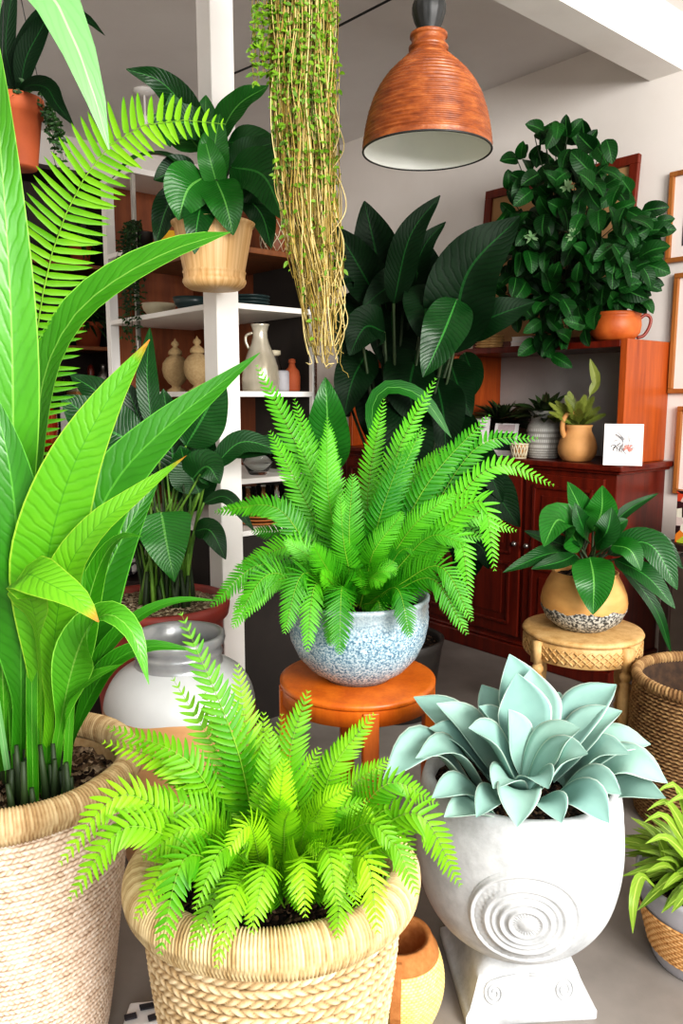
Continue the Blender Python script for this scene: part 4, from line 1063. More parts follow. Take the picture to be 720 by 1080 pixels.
# ------------------------------------------------------------------ big dark plant before the hutch
BC = V((.24, 3.22, 0))
t = thing('potted_plant', 'tall very dark broad leaved floor plant standing before the hutch', 'plant', BC)
M['darkpot'] = plain('dark_pot', rgb('2b2724'), rgb('201d1b'), 6, .5)
mb = MB(); mb.lathe([(.001, 0), (.14, 0), (.15, .01), (.19, .3), (.2, .34), (.19, .345), (.178, .33), (.17, .3)], BC, 56); mb.build('pot', M['darkpot'], t)
mb = MB(); mb.disc(BC + V((0, 0, .31)), .175, 10, 40, .006); mb.build('soil', M['soil'], t)
fol = MB(); stm = MB(); B0 = BC + V((0, 0, .3))
E = [((408, 330), (396, 265), (384, 212), 58, 0), ((415, 320), (432, 250), (464, 206), 34, 0), ((400, 320), (372, 270), (352, 238), 46, 0), ((425, 325), (446, 262), (470, 234), 28, 0),
 ((478, 372), (492, 290), (548, 228), 74, 0), ((482, 352), (520, 334), (564, 318), 40, 1), ((482, 315), (466, 355), (446, 398), 50, 2), ((446, 300), (412, 302), (382, 324), 42, 1), ((412, 322), (416, 365), (424, 404), 54, 0),
 ((452, 300), (448, 335), (450, 362), 50, 0), ((392, 315), (366, 335), (354, 368), 36, 0), ((474, 380), (484, 410), (497, 440), 38, 1), ((490, 372), (498, 400), (488, 428), 26, 1), ((392, 300), (366, 285), (346, 310), 34, 0),
 ((388, 370), (372, 400), (362, 440), 44, 0), ((440, 370), (432, 410), (440, 450), 60, 0), ((410, 390), (400, 430), (392, 470), 60, 0), ((460, 400), (468, 440), (470, 480), 50, 0), ((430, 340), (440, 290), (430, 240), 60, 0), ((405, 350), (385, 345), (368, 375), 44, 0),
 ((462, 350), (478, 300), (500, 262), 50, 0), ((440, 350), (470, 325), (500, 320), 40, 0), ((380, 345), (366, 350), (358, 380), 30, 0), ((420, 420), (430, 470), (440, 520), 60, 0), ((470, 430), (480, 470), (472, 520), 56, 0),
 ((345, 500), (345, 440), (343, 398), 50, 3), ((480, 508), (514, 512), (548, 556), 46, 1), ((478, 545), (494, 580), (486, 620), 44, 1), ((500, 470), (512, 490), (530, 530), 30, 1), ((465, 560), (505, 575), (515, 600), 40, 0), ((370, 430), (362, 420), (356, 400), 30, 0)]
for i, (p, q, r_, w, mm) in enumerate(E):
    dy = R.uniform(-.22, .12)
    if mm == 2: dy = -.3
    if mm == 3: dy = -.5
    yy = 3.2 + dy
    big(fol, stm, [p + (yy,), q + (yy - .1,), r_ + (yy - .12,)], w, {0: 0, 1: 0, 2: 1, 3: 2}[mm], B0, 'ovate', .008, c={0: R.uniform(.05, .4), 1: .5, 2: .1, 3: .3}[mm], fold=.25, wave=.03)
P = PX([(420, 560, 3.0), (395, 460, 2.95), (394, 425, 2.92), (412, 408, 2.9), (446, 420, 2.88), (476, 462, 2.86)])
fol.leaf(P, pw(16, 2.9), None, 'strap', .3, .3, .2, 20, 4, m=2, c=.3)
fol.build('foliage', [G['dark'], G['peace'], G['peacel']], t); stm.build('stems', G['darkstem'], t)
#PART4
# ------------------------------------------------------------------ carved stool and its plant
c = at(614, 661, 2.72); zt = c.z; SC = V((c.x, c.y, 0)); RS = .212
t = thing('carved_stool', 'round pale wooden stool with carved apron and turned legs by the sideboard', 'stool', SC)
mb = MB(); mb.lathe([(.001, zt), (RS - .02, zt), (RS - .004, zt - .003), (RS, zt - .01), (RS - .004, zt - .018), (RS - .014, zt - .022), (.001, zt - .022)], SC, 72); mb.build('seat', M['carvewood'], t)
mb = MB(); mb.lathe([(RS - .012, zt - .0215), (RS - .008, zt - .026), (RS - .008, zt - .09), (RS - .012, zt - .094), (RS - .03, zt - .094), (RS - .03, zt - .0215), (RS - .012, zt - .0215)], SC, 72); ap = mb.build('apron', M['carvewood'], t)
mb = MB()
for k in range(44):
    a0 = 2 * PI * k / 44; a1 = a0 + 2 * PI * 2 / 44; rr = RS - .006
    for (za, zb_) in ((zt - .034, zt - .083), (zt - .083, zt - .034)):
        pts = [SC + V((math.cos(a0 + (a1 - a0) * f) * rr, math.sin(a0 + (a1 - a0) * f) * rr, za + (zb_ - za) * f)) for f in (0, .25, .5, .75, 1)]
        mb.tube(pts, .0032, 4)
mb.build('lattice_carving', M['carvewood'], ap)
for k in range(4):
    a = math.radians(-62 + 90 * k); d = V((math.cos(a), math.sin(a), 0)); s = V((-d.y, d.x, 0))
    C0 = SC + d * (RS - .006)
    mb = MB(); mb.box(C0 + V((0, 0, zt - .06)), d * .018, s * .018, V((0, 0, .039)))
    pl = [(.018, zt - .099), (.014, zt - .104), (.02, zt - .115), (.021, zt - .125), (.014, zt - .137), (.013, zt - .142), (.021, zt - .15), (.017, zt - .158), (.022, zt - .185), (.024, zt - .22), (.02, zt - .27), (.014, zt - .31), (.013, zt - .32), (.02, zt - .33), (.02, zt - .34), (.014, zt - .35), (.016, .1), (.012, .05), (.018, .03), (.02, .015), (.012, 0)]
    mb.lathe(pl[::-1], C0, 20, close0=True, close1=True)
    mb.build('leg', M['carvewood'], t)
PC = SC + V((0, 0, zt))
m, nt, b = nodes('dipped_clay_pot')
sp = nt.nodes.new('ShaderNodeSeparateXYZ'); nt.links.new(coords(nt), sp.inputs[0])
z_ = math_(nt, 'ADD', sp.outputs[2], math_(nt, 'MULTIPLY', math_(nt, 'SUBTRACT', noise(nt, coords(nt), 16, 4), .5), .06))
f = math_(nt, 'GREATER_THAN', z_, .085)
sp2 = noise(nt, coords(nt), 110, 2)
low = ramp(nt, sp2, [(.44, rgb('3d3f40')), (.5, rgb('8d8d88')), (.58, rgb('c4c2b8'))])
hi = ramp(nt, noise(nt, coords(nt, (1, 1, 2)), 8, 5), [(.3, rgb('c08b4e')), (.7, rgb('dca865'))])
nt.links.new(mix(nt, f, low, hi), b.inputs['Base Color']); b.inputs['Roughness'].default_value = .5
t = thing('potted_plant', 'glossy leaved plant in round tan and speckled grey pot on the carved stool', 'plant', PC)
mb = MB(); mb.lathe([(.001, 0), (.08, 0), (.092, .006), (.13, .035), (.149, .075), (.151, .1), (.146, .13), (.132, .165), (.118, .19), (.113, .2), (.116, .206), (.108, .207), (.102, .2), (.104, .185)], PC, 72); mb.build('pot', m, t)
mb = MB(); mb.disc(PC + V((0, 0, .188)), .105, 10, 40, .004); mb.build('soil', M['soil'], t)
fol = MB(); stm = MB(); B0 = PC + V((0, 0, .185)); y = SC.y
for pts, w, mm, cc in [
 ([(602, 582, y), (575, 585, y - .1), (530, 604, y - .15)], 22, 0, .4), ([(612, 578, y - .02), (590, 548, y - .1), (573, 576, y - .2)], 44, 1, .3), ([(618, 565, y + .05), (612, 538, y + .02), (598, 508, y)], 30, 1, .1),
 ([(625, 560, y + .02), (634, 540, y), (635, 512, y - .02)], 36, 1, .5), ([(622, 588, y - .1), (626, 612, y - .2), (625, 648, y - .22)], 42, 1, .2), ([(645, 575, y - .03), (686, 575, y - .1), (714, 622, y - .15)], 34, 0, .7),
 ([(648, 590, y - .05), (682, 608, y - .15), (712, 642, y - .2)], 24, 0, .5), ([(640, 560, y + .05), (662, 538, y + .05), (694, 520, y + .05)], 14, 0, .3), ([(645, 575, y - .08), (664, 580, y - .14), (676, 602, y - .16)], 24, 1, .0),
 ([(632, 568, y - .05), (650, 555, y - .1), (662, 548, y - .1)], 28, 0, .6), ([(614, 575, y), (600, 560, y - .04), (580, 545, y)], 20, 0, .3), ([(628, 575, y - .06), (640, 560, y - .12), (645, 535, y - .1)], 30, 0, .5), ([(610, 580, y), (580, 570, y), (552, 560, y)], 20, 0, .2), ([(606, 585, y - .08), (592, 592, y - .14), (560, 600, y - .18)], 20, 0, .2), ([(640, 585, y + .08), (690, 570, y + .08), (720, 600, y + .06)], 26, 0, .2), ([(620, 570, y), (612, 550, y - .08), (606, 530, y - .08)], 26, 0, .5),
 ([(650, 590, y), (690, 640, y - .05), (708, 690, y - .05)], 14, 0, .3)]:
    P = PX(pts); b0 = B0 + V((R.uniform(-.03, .03), R.uniform(-.03, .03), 0))
    stm.tube(spline([b0, b0.lerp(P[0], .5) + V((0, 0, .015)), P[0]], 8), .0045, 5)
    fol.leaf(P, pw(w, y), None, 'ovate', 0, .06, .25, 18, 6, wave=.02, m=mm, cam=.6, c=cc)
fol.build('foliage', [G['peace'], G['peacel']], t); stm.build('stems', G['darkstem'], t)

# ------------------------------------------------------------------ things on the sideboard counter
ZC = 1.051
def card(name, label, cat, pxc, a, w, h, mats, lean=.16, yaw=0., group=None, art=None):
    o = at_a(pxc, a, ZC)
    t = thing(name, label, cat, o, group)
    yaw = -yaw; n = V((-D2.x * math.cos(yaw) - D1.x * math.sin(yaw), -D2.y * math.cos(yaw) - D1.y * math.sin(yaw), 0)); s = V((-n.y, n.x, 0))
    up = (V((0, 0, 1)) * math.cos(lean) - n * math.sin(lean)); nn = (n * math.cos(lean) + V((0, 0, 1)) * math.sin(lean))
    o = o + V((0, 0, .0015))
    mb = MB(); mb.box(o + up * (h / 2) , s * (w / 2), up * (h / 2), nn * .002); mb.build('board', mats[0], t, False)
    mb = MB(); st = o - n * (.3 * h * math.sin(lean) + .045)
    a_ = o + up * h * .55 - nn * .003; mb.tube([a_, V((a_.x, a_.y, o.z)) - n * .05], .003, 5); mb.build('back_stand', mats[0], t)
    return t, o, s, up, nn, w, h
M['paper'] = plain('card_white', rgb('eeeae8'), rgb('e8e4e2'), 3, .8)
M['ink'] = plain('ink_dark', rgb('2c2b30'), rgb('3d3a40'), 30, .8)
M['pink'] = plain('ink_pink', rgb('e7a79a'), rgb('d98e84'), 30, .8)
M['greyink'] = plain('ink_grey', rgb('9a9696'), rgb('87868a'), 30, .8)
M['redink'] = plain('ink_rose', rgb('c77d86'), rgb('a9606c'), 30, .8)
def strokes(t, o, s, up, nn, cx, cy, k, r, mat_, name, w=.0018, seed=1, petals=False):
    rr = random.Random(seed); mb = MB()
    for i in range(k):
        a = rr.uniform(0, 6.28); r0 = rr.uniform(0, r * .5); r1 = rr.uniform(r * .5, r)
        p = [o + s * (cx + math.cos(a + j * .12) * (r0 + (r1 - r0) * j / 4)) + up * (cy + math.sin(a + j * .12) * (r0 + (r1 - r0) * j / 4)) + nn * .0026 for j in range(5)]
        mb.tube(p, w * rr.uniform(.6, 1.3), 4)
    mb.build(name, mat_, t)
t_, o, s, up, nn, w, h = card('flower_card', 'white card with a flower sketch at the right end of the counter', 'card', 656, CA0 - .012, .165, .185, (M['paper'],), .13, -.55)
strokes(t_, o, s, up, nn, .0, .1, 26, .055, M['greyink'], 'flower_drawing', .0013, 3)
strokes(t_, o, s, up, nn, .02, .075, 20, .022, M['pink'], 'flower_head', .003, 4)
strokes(t_, o, s, up, nn, -.03, .09, 7, .03, M['ink'], 'leaf_drawing', .0016, 5)
t_, o, s, up, nn, w, h = card('greeting_card', 'white card with small drawing at the left end of the counter', 'card', 498, CA0 + .04, .165, .2, (M['paper'],), .2, -.3)
strokes(t_, o, s, up, nn, .02, .07, 18, .035, M['redink'], 'flower_drawing', .0016, 8)
strokes(t_, o, s, up, nn, .02, .065, 12, .03, M['greyink'], 'leaf_drawing', .0014, 9)
mb = MB(); mb.box(o + up * .17 + s * .03 + nn * .0025, s * .03, up * .004, nn * .0005); mb.build('heading_line', M['greyink'], t_, False)
t_, o, s, up, nn, w, h = card('photo_card', 'card with a dark green photograph beside the lattice cup', 'card', 530, CA0 + .05, .14, .17, (M['paper'],), .2, -.1)
mb = MB(); mb.box(o + up * .075 + nn * .0025, s * .058, up * .045, nn * .0006); mb.build('photograph', plain('dark_green_photo', rgb('1f3a36'), rgb('0f1d1c'), 9, .4), t_, False)
mb = MB(); mb.box(o + up * .145 + nn * .0025, s * .05, up * .018, nn * .0005); mb.build('picture_strip', plain('mauve_strip', rgb('b7a3a6'), rgb('d3c3c4'), 20, .6), t_, False)
# white patterned vase
m, nt, b = nodes('embossed_white_ceramic')
uvn = nt.nodes.new('ShaderNodeUVMap'); mp = nt.nodes.new('ShaderNodeMapping'); mp.inputs['Scale'].default_value = (26, 12, 1); nt.links.new(uvn.outputs[0], mp.inputs[0])
br = nt.nodes.new('ShaderNodeTexBrick'); br.inputs['Scale'].default_value = 1; br.inputs['Mortar Size'].default_value = .06; nt.links.new(mp.outputs[0], br.inputs[0])
br.inputs['Color1'].default_value = rgb('cfcdc6'); br.inputs['Color2'].default_value = rgb('bdbbb5'); br.inputs['Mortar'].default_value = rgb('908d86')
nt.links.new(br.outputs[0], b.inputs['Base Color']); b.inputs['Roughness'].default_value = .5; bump(nt, b, br.outputs['Fac'], -.6, .004)
o = at_a(573, CA0 + .12, ZC)
t = thing('patterned_vase', 'white embossed cylindrical vase with a dark leafy plant on the counter', 'vase', o)
mb = MB(); mb.lathe([(.001, 0), (.075, 0), (.082, .006), (.085, .05), (.085, .15), (.082, .165), (.07, .185), (.068, .2), (.076, .222), (.083, .235), (.078, .237), (.066, .215), (.062, .19), (.001, .188)], o, 56); mb.build('vase_body', m, t)
def tuft(parent, base, n, l, w, mat_, el=(.2, 1.3), name='foliage', shape='lance', curl=.3, spread=.03, cam=.3, maxb=None, maxa=None):
    fol = MB()
    for k in range(n):
        a = R.uniform(0, 6.28); e = R.uniform(*el); ll = l * R.uniform(.7, 1.1)
        b0 = base + V((math.cos(a) * spread * R.random(), math.sin(a) * spread * R.random(), 0))
        d = V((math.cos(a) * math.cos(e), math.sin(a) * math.cos(e), math.sin(e)))
        p1 = b0 + d * ll * .55; p2 = b0 + d * ll + V((math.cos(a), math.sin(a), 0)) * ll * curl * .4 - V((0, 0, ll * curl * .6))
        if maxb: b0, p1, p2 = [p - D1 * max(0, p.dot(D1) - maxb) for p in (b0, p1, p2)]
        if maxa: b0, p1, p2 = [p - D2 * max(0, p.dot(D2) - maxa) for p in (b0, p1, p2)]
        fol.leaf([b0, p1, p2], w * R.uniform(.8, 1.15), None, shape, .15, .2, .25, 8, 2, cam=cam)
    return fol.build(name, mat_, parent)
tuft(t, o + V((0, 0, .19)), 80, .18, .034, G['burg'], (.1, 1.3), maxa=WA - .04)
o = at_a(530, CA0 + .22, ZC)
t = thing('potted_plant', 'small dark reddish foliage plant behind the cards on the counter', 'plant', o)
mb = MB(); mb.lathe([(.001, 0), (.05, 0), (.07, .13), (.074, .15), (.068, .15), (.06, .13), (.001, .13)], o, 40); mb.build('pot', M['darkpot'], t)
tuft(t, o + V((0, 0, .13)), 90, .2, .034, G['burg'], (.2, 1.4), maxa=WA - .04)
# tan jug with a cycad
o = at_a(608, CA0 + .07, ZC)
t = thing('potted_plant', 'spiky palm like plant in a plump tan jug with handle on the counter', 'plant', o)
M['tan'] = plain('tan_clay', rgb('cf9a62'), rgb('bb8851'), 9, .7, bs=.1)
mb = MB(); mb.lathe([(.001, 0), (.06, 0), (.07, .006), (.088, .035), (.092, .065), (.084, .1), (.07, .13), (.062, .145), (.062, .158), (.068, .172), (.062, .174), (.054, .155), (.001, .15)], o, 56); mb.build('jug', M['tan'], t)
s = -V((-(-D2).y, (-D2).x, 0)); s = V((-1, .1, 0)).normalized()
hpts = [o + s * .066 + V((0, -.02, .11)), o + s * .082 + V((0, -.03, .15)), o + s * .078 + V((0, -.03, .2)), o + s * .05 + V((0, -.03, .232)), o + s * .02 + V((0, -.03, .222)), o + s * .012 + V((0, -.03, .2))]
mb = MB(); mb.tube(spline(hpts, 24), lambda q: .014 * (1 - .35 * q), 10); mb.build('handle', M['tan'], t)
fol = MB()
for k in range(30):
    a = R.uniform(0, 6.28); e = R.uniform(.2, 1.35); l = R.uniform(.13, .21)
    b0 = o + V((0, 0, .155)); d = V((math.cos(a) * math.cos(e), math.sin(a) * math.cos(e), math.sin(e)))
    fol.frond([b0, b0 + d * l * .5, b0 + d * l - V((0, 0, .02))], .04, 18, cam=.5, start=.25, ang=.8, droop=.05)
for px_, py_, dx in ((632, 392, .0), (622, 378, .0)):
    P = [o + V((0, 0, .16)), at(618, 425, o.y - .02), at(628, 405, o.y - .02), at(px_, py_, o.y - .03)]
    fol.leaf(P, .042, None, 'ovate', .6, .06, .3, 14, 6, m=0, c=.7)
fol.build('foliage', [G['palm'], G['palm']], t)
# lattice cup
o = at_a(547, CA0 + .0, ZC)
t = thing('lattice_cup', 'small cream lattice cup at the front edge of the counter', 'cup', o)
M['cream'] = plain('cream_ceramic', rgb('d8cdb2'), rgb('c7ba9b'), 9, .5)
mb = MB()
for k in range(14):
    a = 2 * PI * k / 14
    for sgn in (1, -1):
        mb.tube([o + V((math.cos(a + sgn * .45 * f) * (.034 + .01 * f), math.sin(a + sgn * .45 * f) * (.034 + .01 * f), .006 + .064 * f)) for f in (0, .25, .5, .75, 1)], .0035, 5)
mb.build('lattice', M['cream'], t)
mb = MB(); mb.torus(o + V((0, 0, .072)), .044, .004, 40, 8); mb.build('rim', M['cream'], t)
mb = MB(); mb.lathe([(.001, 0), (.036, 0), (.037, .006), (.001, .008)], o, 30); mb.build('foot', M['cream'], t)
mb = MB(); mb.lathe([(.001, .009), (.031, .009), (.04, .068)], o, 30); mb.build('liner', M['tan'], t)

# ------------------------------------------------------------------ things on top of the hutch
ZH = HT - .003
for k in range(5):
    o = at_a(516, HA0 + .07, ZH) + V((R.uniform(-.004, .004), R.uniform(-.004, .004), .0135 * k))
    mb = MB(); mb.lathe([(.001, 0), (.062, 0), (.074, .009), (.073, .0125), (.06, .006), (.001, .005)], o, 40)
    tag(mb.build('wooden_plate', M['carvewood'], None, loc=o), ['lowest', 'second lowest', 'middle', 'second highest', 'topmost'][k] + ' plate in the small wooden stack on top of the hutch', 'plate', 'stack of wooden plates on the hutch')
o = at_a(556, HA0 + .07, ZH)
for k in range(2):
    b_ = o + V((0, 0, .0235 * k)); w = .068 - .006 * k
    t = thing('white_book', ('upper' if k else 'lower') + ' of two white books lying on top of the hutch', 'book', b_, 'white books on the hutch')
    mb = MB(); mb.box(b_ + V((0, 0, .0015)), D1 * w, D2 * .05, V((0, 0, .0015))); mb.box(b_ + V((0, 0, .0215)), D1 * w, D2 * .05, V((0, 0, .0015))); mb.box(b_ + V((0, 0, .0115)) + D2 * .0485, D1 * w, D2 * .0015, V((0, 0, .0085))); mb.build('cover', M['paper'], t, False)
    mb = MB(); mb.box(b_ + V((0, 0, .0115)) - D2 * .002, D1 * (w - .003), D2 * .047, V((0, 0, .0084))); mb.build('pages', M['cream_mat'], t, False)
# leafy climber
o = at_a(582, HA0 + .12, ZH)
t = thing('trailing_plant', 'huge bushy dark leaved climber in a small wicker pot on the hutch', 'plant', o)
weave(lambda z: .062 + .012 * math.sin(z / .1 * PI), 0, .1, 9, 26, .005, o, M['wicker'], 'pot', t, 4, 4, .8)
mb = MB(); mb.disc(o + V((0, 0, .094)), .06, 6, 24, .003); mb.build('soil', M['soil'], t)
fol = MB(); stm = MB()
B0 = o + V((0, 0, .095))
def pothos(p, l, d, hint, c=None):
    fol.leaf([p, p + d * l * .5 + hint * l * .1, p + d * l - hint * l * .06], l * R.uniform(.5, .66), hint, 'round', .0, .08, .3, 8, 4, c=c)
blobs = [((588, 175), 42, 50, 46), ((612, 235), 62, 62, 90), ((566, 235), 34, 55, 60), ((575, 290), 48, 50, 66), ((640, 255), 36, 42, 44), ((600, 320), 34, 40, 44), ((655, 275), 30, 36, 24), ((577, 352), 14, 30, 16), ((548, 262), 18, 42, 20), ((622, 175), 26, 40, 22)]
spr = [(573, 128), (598, 134), (616, 146), (630, 158), (545, 158), (536, 190), (560, 160), (640, 178), (545, 320), (532, 300), (648, 300), (538, 270), (535, 225)]
ends = []
for (cx, cy), rx, ry, n in blobs:
    for k in range(n):
        a = R.uniform(0, 6.28); r = math.sqrt(R.random())
        px_, py_ = cx + rx * r * math.cos(a), cy + ry * r * math.sin(a)
        amin, amax = (3.0, 3.42)
        p = ona(px_, py_, R.uniform(amin, amax) if py_ < 345 else 3.2)
        th = R.uniform(-1.1, 1.1); d = (V((math.sin(th), -.35 + R.uniform(-.5, .3), -math.cos(th) * R.choice([1, 1, .7, -.4])))).normalized()
        hn = ((CAM - p).normalized() + V((R.uniform(-.7, .7), R.uniform(-.4, .4), R.uniform(-.2, .9)))).normalized()
        pothos(p, R.uniform(.085, .13), d, hn)
        if k % 5 == 0: ends.append(p)
for (px_, py_) in spr:
    p = ona(px_, py_ + 10, R.uniform(3.1, 3.4)); ends.append(p)
    for j in range(2):
        d = V((R.uniform(-.6, .6), -.3, R.uniform(-.3, 1) if py_ < 200 else R.uniform(-1, .2))).normalized()
        pothos(p, R.uniform(.08, .12), d, ((CAM - p).normalized() + V((R.uniform(-.4, .4), 0, .3))).normalized())
for e in ends:
    m1 = B0.lerp(e, .45) + V((R.uniform(-.05, .05), R.uniform(-.04, .04), .1)); m0 = B0 + V((R.uniform(-.03, .03), R.uniform(-.03, .03), .0))
    stm.tube(spline([m0, m1, e], 14), .0022, 5)
fol.build('foliage', G['vine'], t); stm.build('vine_stems', G['darkstem'], t)
mfl = plain('pale_flower', rgb('8aa07a'), rgb('5f8a58'), 9, .6)
for px_, py_ in ((598, 197), (604, 248), (560, 250)):
    fl = MB()
    p = ona(px_, py_, 2.98)
    for k in range(14):
        d = V((R.uniform(-1, 1), R.uniform(-1, .2), R.uniform(-1, 1))).normalized()
        fl.leaf([p, p + d * .022, p + d * .034], .012, None, 'ovate', 0, .1, .1, 4, 2)
    fl.build('flower_cluster', mfl, t, label='small pale green flower cluster')
# orange mug pot
o = at_a(648, HA0 + .08, ZH)
t = thing('potted_plant', 'leafy plant in a ribbed orange mug shaped pot at the hutch corner', 'plant', o)
mb = MB(); mb.lathe([(.001, 0), (.07, 0), (.085, .006), (.108, .035), (.115, .07), (.11, .1), (.106, .108), (.11, .113), (.113, .126), (.106, .128), (.1, .11), (.001, .105)], o, 56, lambda th, f, z: .0012 * math.sin(z * 420) if .01 < z < .1 else 0); mb.build('pot', plain('orange_glaze', rgb('b0501d'), rgb('c76a2d'), 10, .5, bs=.15), t)
s = V((1, -.05, 0)).normalized()
mb = MB(); mb.tube(spline([o + s * .107 + V((0, 0, .1)), o + s * .135 + V((0, 0, .118)), o + s * .158 + V((0, 0, .1)), o + s * .152 + V((0, 0, .06)), o + s * .13 + V((0, 0, .025)), o + s * .1 + V((0, 0, .015))], 24), .0075, 8); mb.build('handle', plain('red_brown_glaze', rgb('8a2f1a'), rgb('7a2817'), 10, .4), t)
fol = MB(); stm = MB(); B0 = o + V((0, 0, .106))
for (x0, y0, n) in ((672, 232, 4), (684, 236, 4), (682, 256, 3), (676, 285, 6), (664, 305, 8), (650, 312, 8), (668, 268, 7), (654, 285, 6), (640, 322, 6), (676, 310, 3)):
    e = ona(x0, y0, o.dot(D2) - .03); stm.tube(spline([B0, B0.lerp(e, .5) + V((.0, 0, .05)), e], 10), .0022, 5)
    for k in range(n):
        p = e + V((R.uniform(-.04, .03), R.uniform(-.05, .03), R.uniform(-.05, .04)))
        d = V((R.uniform(-.4, 1), -.4, R.uniform(-.9, .3))).normalized()
        pothos(p, R.uniform(.085, .13), d, ((CAM - p).normalized() + V((R.uniform(-.5, .5), 0, R.uniform(0, .8)))).normalized())
fol.build('foliage', G['vine'], t); stm.build('vine_stems', G['darkstem'], t)

# ------------------------------------------------------------------ side table and fruit box at the right edge
o0 = ona(693, 570, 3.05); zt = onb(705, 571, 1.5).z
ta = 3.2; tb1 = 1.62; tb0 = 1.05
zt = ona(700, 571, ta + .02).z
t = thing('side_table', 'dark wooden side table with glazed front at the right edge', 'table', AB(ta + .2, 1.35, 0))
mb = MB(); mb.rbox(ta, ta + .42, tb0, tb1, zt - .03, zt); mb.build('tabletop', M['darkwood'], t, False, .004)
for (a_, b_) in ((ta + .03, tb1 - .03), (ta + .39, tb1 - .03), (ta + .03, tb0 + .03), (ta + .39, tb0 + .03)):
    mb = MB(); mb.rbox(a_ - .02, a_ + .02, b_ - .02, b_ + .02, 0, zt - .03); mb.build('leg', M['darkwood'], t, False, .003)
mb = MB(); mb.rbox(ta + .045, ta + .375, tb1 - .035, tb1 - .03, .06, zt - .06); mb.rbox(ta + .028, ta + .033, tb0 + .05, tb1 - .05, .06, zt - .06); mb.build('panel', plain('smoky_panel', rgb('4a4038'), rgb('38302a'), 4, .15), t, False)
m, nt, b = nodes('fruit_print')
vo = nt.nodes.new('ShaderNodeTexVoronoi'); vo.inputs['Scale'].default_value = 26; nt.links.new(coords(nt), vo.inputs['Vector'])
sx = nt.nodes.new('ShaderNodeSeparateXYZ'); nt.links.new(vo.outputs['Color'], sx.inputs[0])
r_ = ramp(nt, sx.outputs[0], [(0, rgb('2a1518')), (.22, rgb('c4442a')), (.38, rgb('3a1a1e')), (.5, rgb('d9d3c2')), (.6, rgb('a8b83a')), (.72, rgb('d8802e')), (.84, rgb('4a2024')), (.93, rgb('c9b6b0'))]); r_.node.color_ramp.interpolation = 'CONSTANT'
nt.links.new(r_, b.inputs['Base Color']); b.inputs['Roughness'].default_value = .35
hz = onb(693, 514, tb1 - .1).z
o = AB(ta + .02, 1.4, zt)
t = thing('printed_box', 'box printed with colourful fruit standing on the dark side table', 'box', o)
bz = ona(700, 516, ta + .03).z
mb = MB(); mb.rbox(ta + .03, ta + .15, 1.18, tb1 - .045, zt + .0005, bz - .012); mb.build('box_body', m, t, False, .002)
mb = MB(); mb.rbox(ta + .027, ta + .153, 1.177, tb1 - .042, bz - .012, bz); mb.build('lid', m, t, False, .002)

# ------------------------------------------------------------------ white shelving unit behind the post
t = thing('shelving_unit', 'white open shelving unit with brown back standing behind the white post', 'shelf', AB(1.82, 3.0, 0))
A0, A1, B0_, B1_ = 1.60, 2.06, 2.57, 3.56
mb = MB(); mb.rbox(A1 - .015, A1, B0_, B1_, 0, 2.31); mb.build('back_panel', M['brownwood'], t, False, label='brown wooden back')
M['dkgrey'] = plain('dark_panel', rgb('2e2723'), rgb('241e1b'), 4, .8)
mb = MB(); mb.rbox(A1 - .019, A1 - .0155, B0_ + .02, 3.0, 0, 1.9); mb.build('shade_panel', M['dkgrey'], t, False, label='dark sheet painting shade onto the brown back')  # dark sheet added over the brown back; its colour stands in for shade
mb = MB(); mb.rbox(A0, A1 - .015, B1_ - .02, B1_, 0, 2.31); mb.build('end_panel', M['brownwood'], t, False)
for (a_, b_, w) in ((A0 + .02, B1_ - .0, .022), (A1 - .012, B0_ + .012, .012)):
    mb = MB(); mb.rbox(a_ - w, a_ + w, b_ - w, b_ + w, 0, 2.31); mb.build('corner_post', M['white'], t, False, .003)
mb = MB(); mb.rbox(A0 + .002, A0 + .02, 3.27, 3.288, .0, 2.31); mb.build('corner_post', M['steel'], t, False, .002, label='thin steel upright')
mb = MB(); mb.rbox(A0, A1 - .016, B0_ + .045, B1_ - .021, .078, .1); mb.build('shelf_board', M['dkgrey'], t, False)
for z in (.826, 1.035, 1.377, 1.71):
    mb = MB(); mb.rbox(A0, A1 - .016, B0_, B1_ - .021, z - .022, z); mb.build('shelf_board', M['white'], t, False, .003)
mb = MB(); mb.rbox(A0 + .01, A1 - .016, B0_, 3.26, 1.90, 1.922); mb.build('shelf_board', M['lowwood'], t, False, .003, label='brown wooden board')
mb = MB(); mb.rbox(A0, A1 - .016, 3.265, B1_ - .021, 1.985, 2.007); mb.build('shelf_board', M['white'], t, False, .003)
mb = MB(); mb.rbox(A0 - .01, A1, 3.262, B1_ + .02, 2.31, 2.335); mb.build('top_board', M['white'], t, False, .003)
mb = MB(); mb.rbox(A0 + .03, A1 - .016, B0_ + .02, B0_ + .04, 0, .80); mb.build('side_panel', M['dkgrey'], t, False)
mb = MB(); mb.rbox(A0 + .03, A0 + .05, B0_ + .05, B1_ - .03, 0, .80); mb.build('door', M['dkgrey'], t, False)
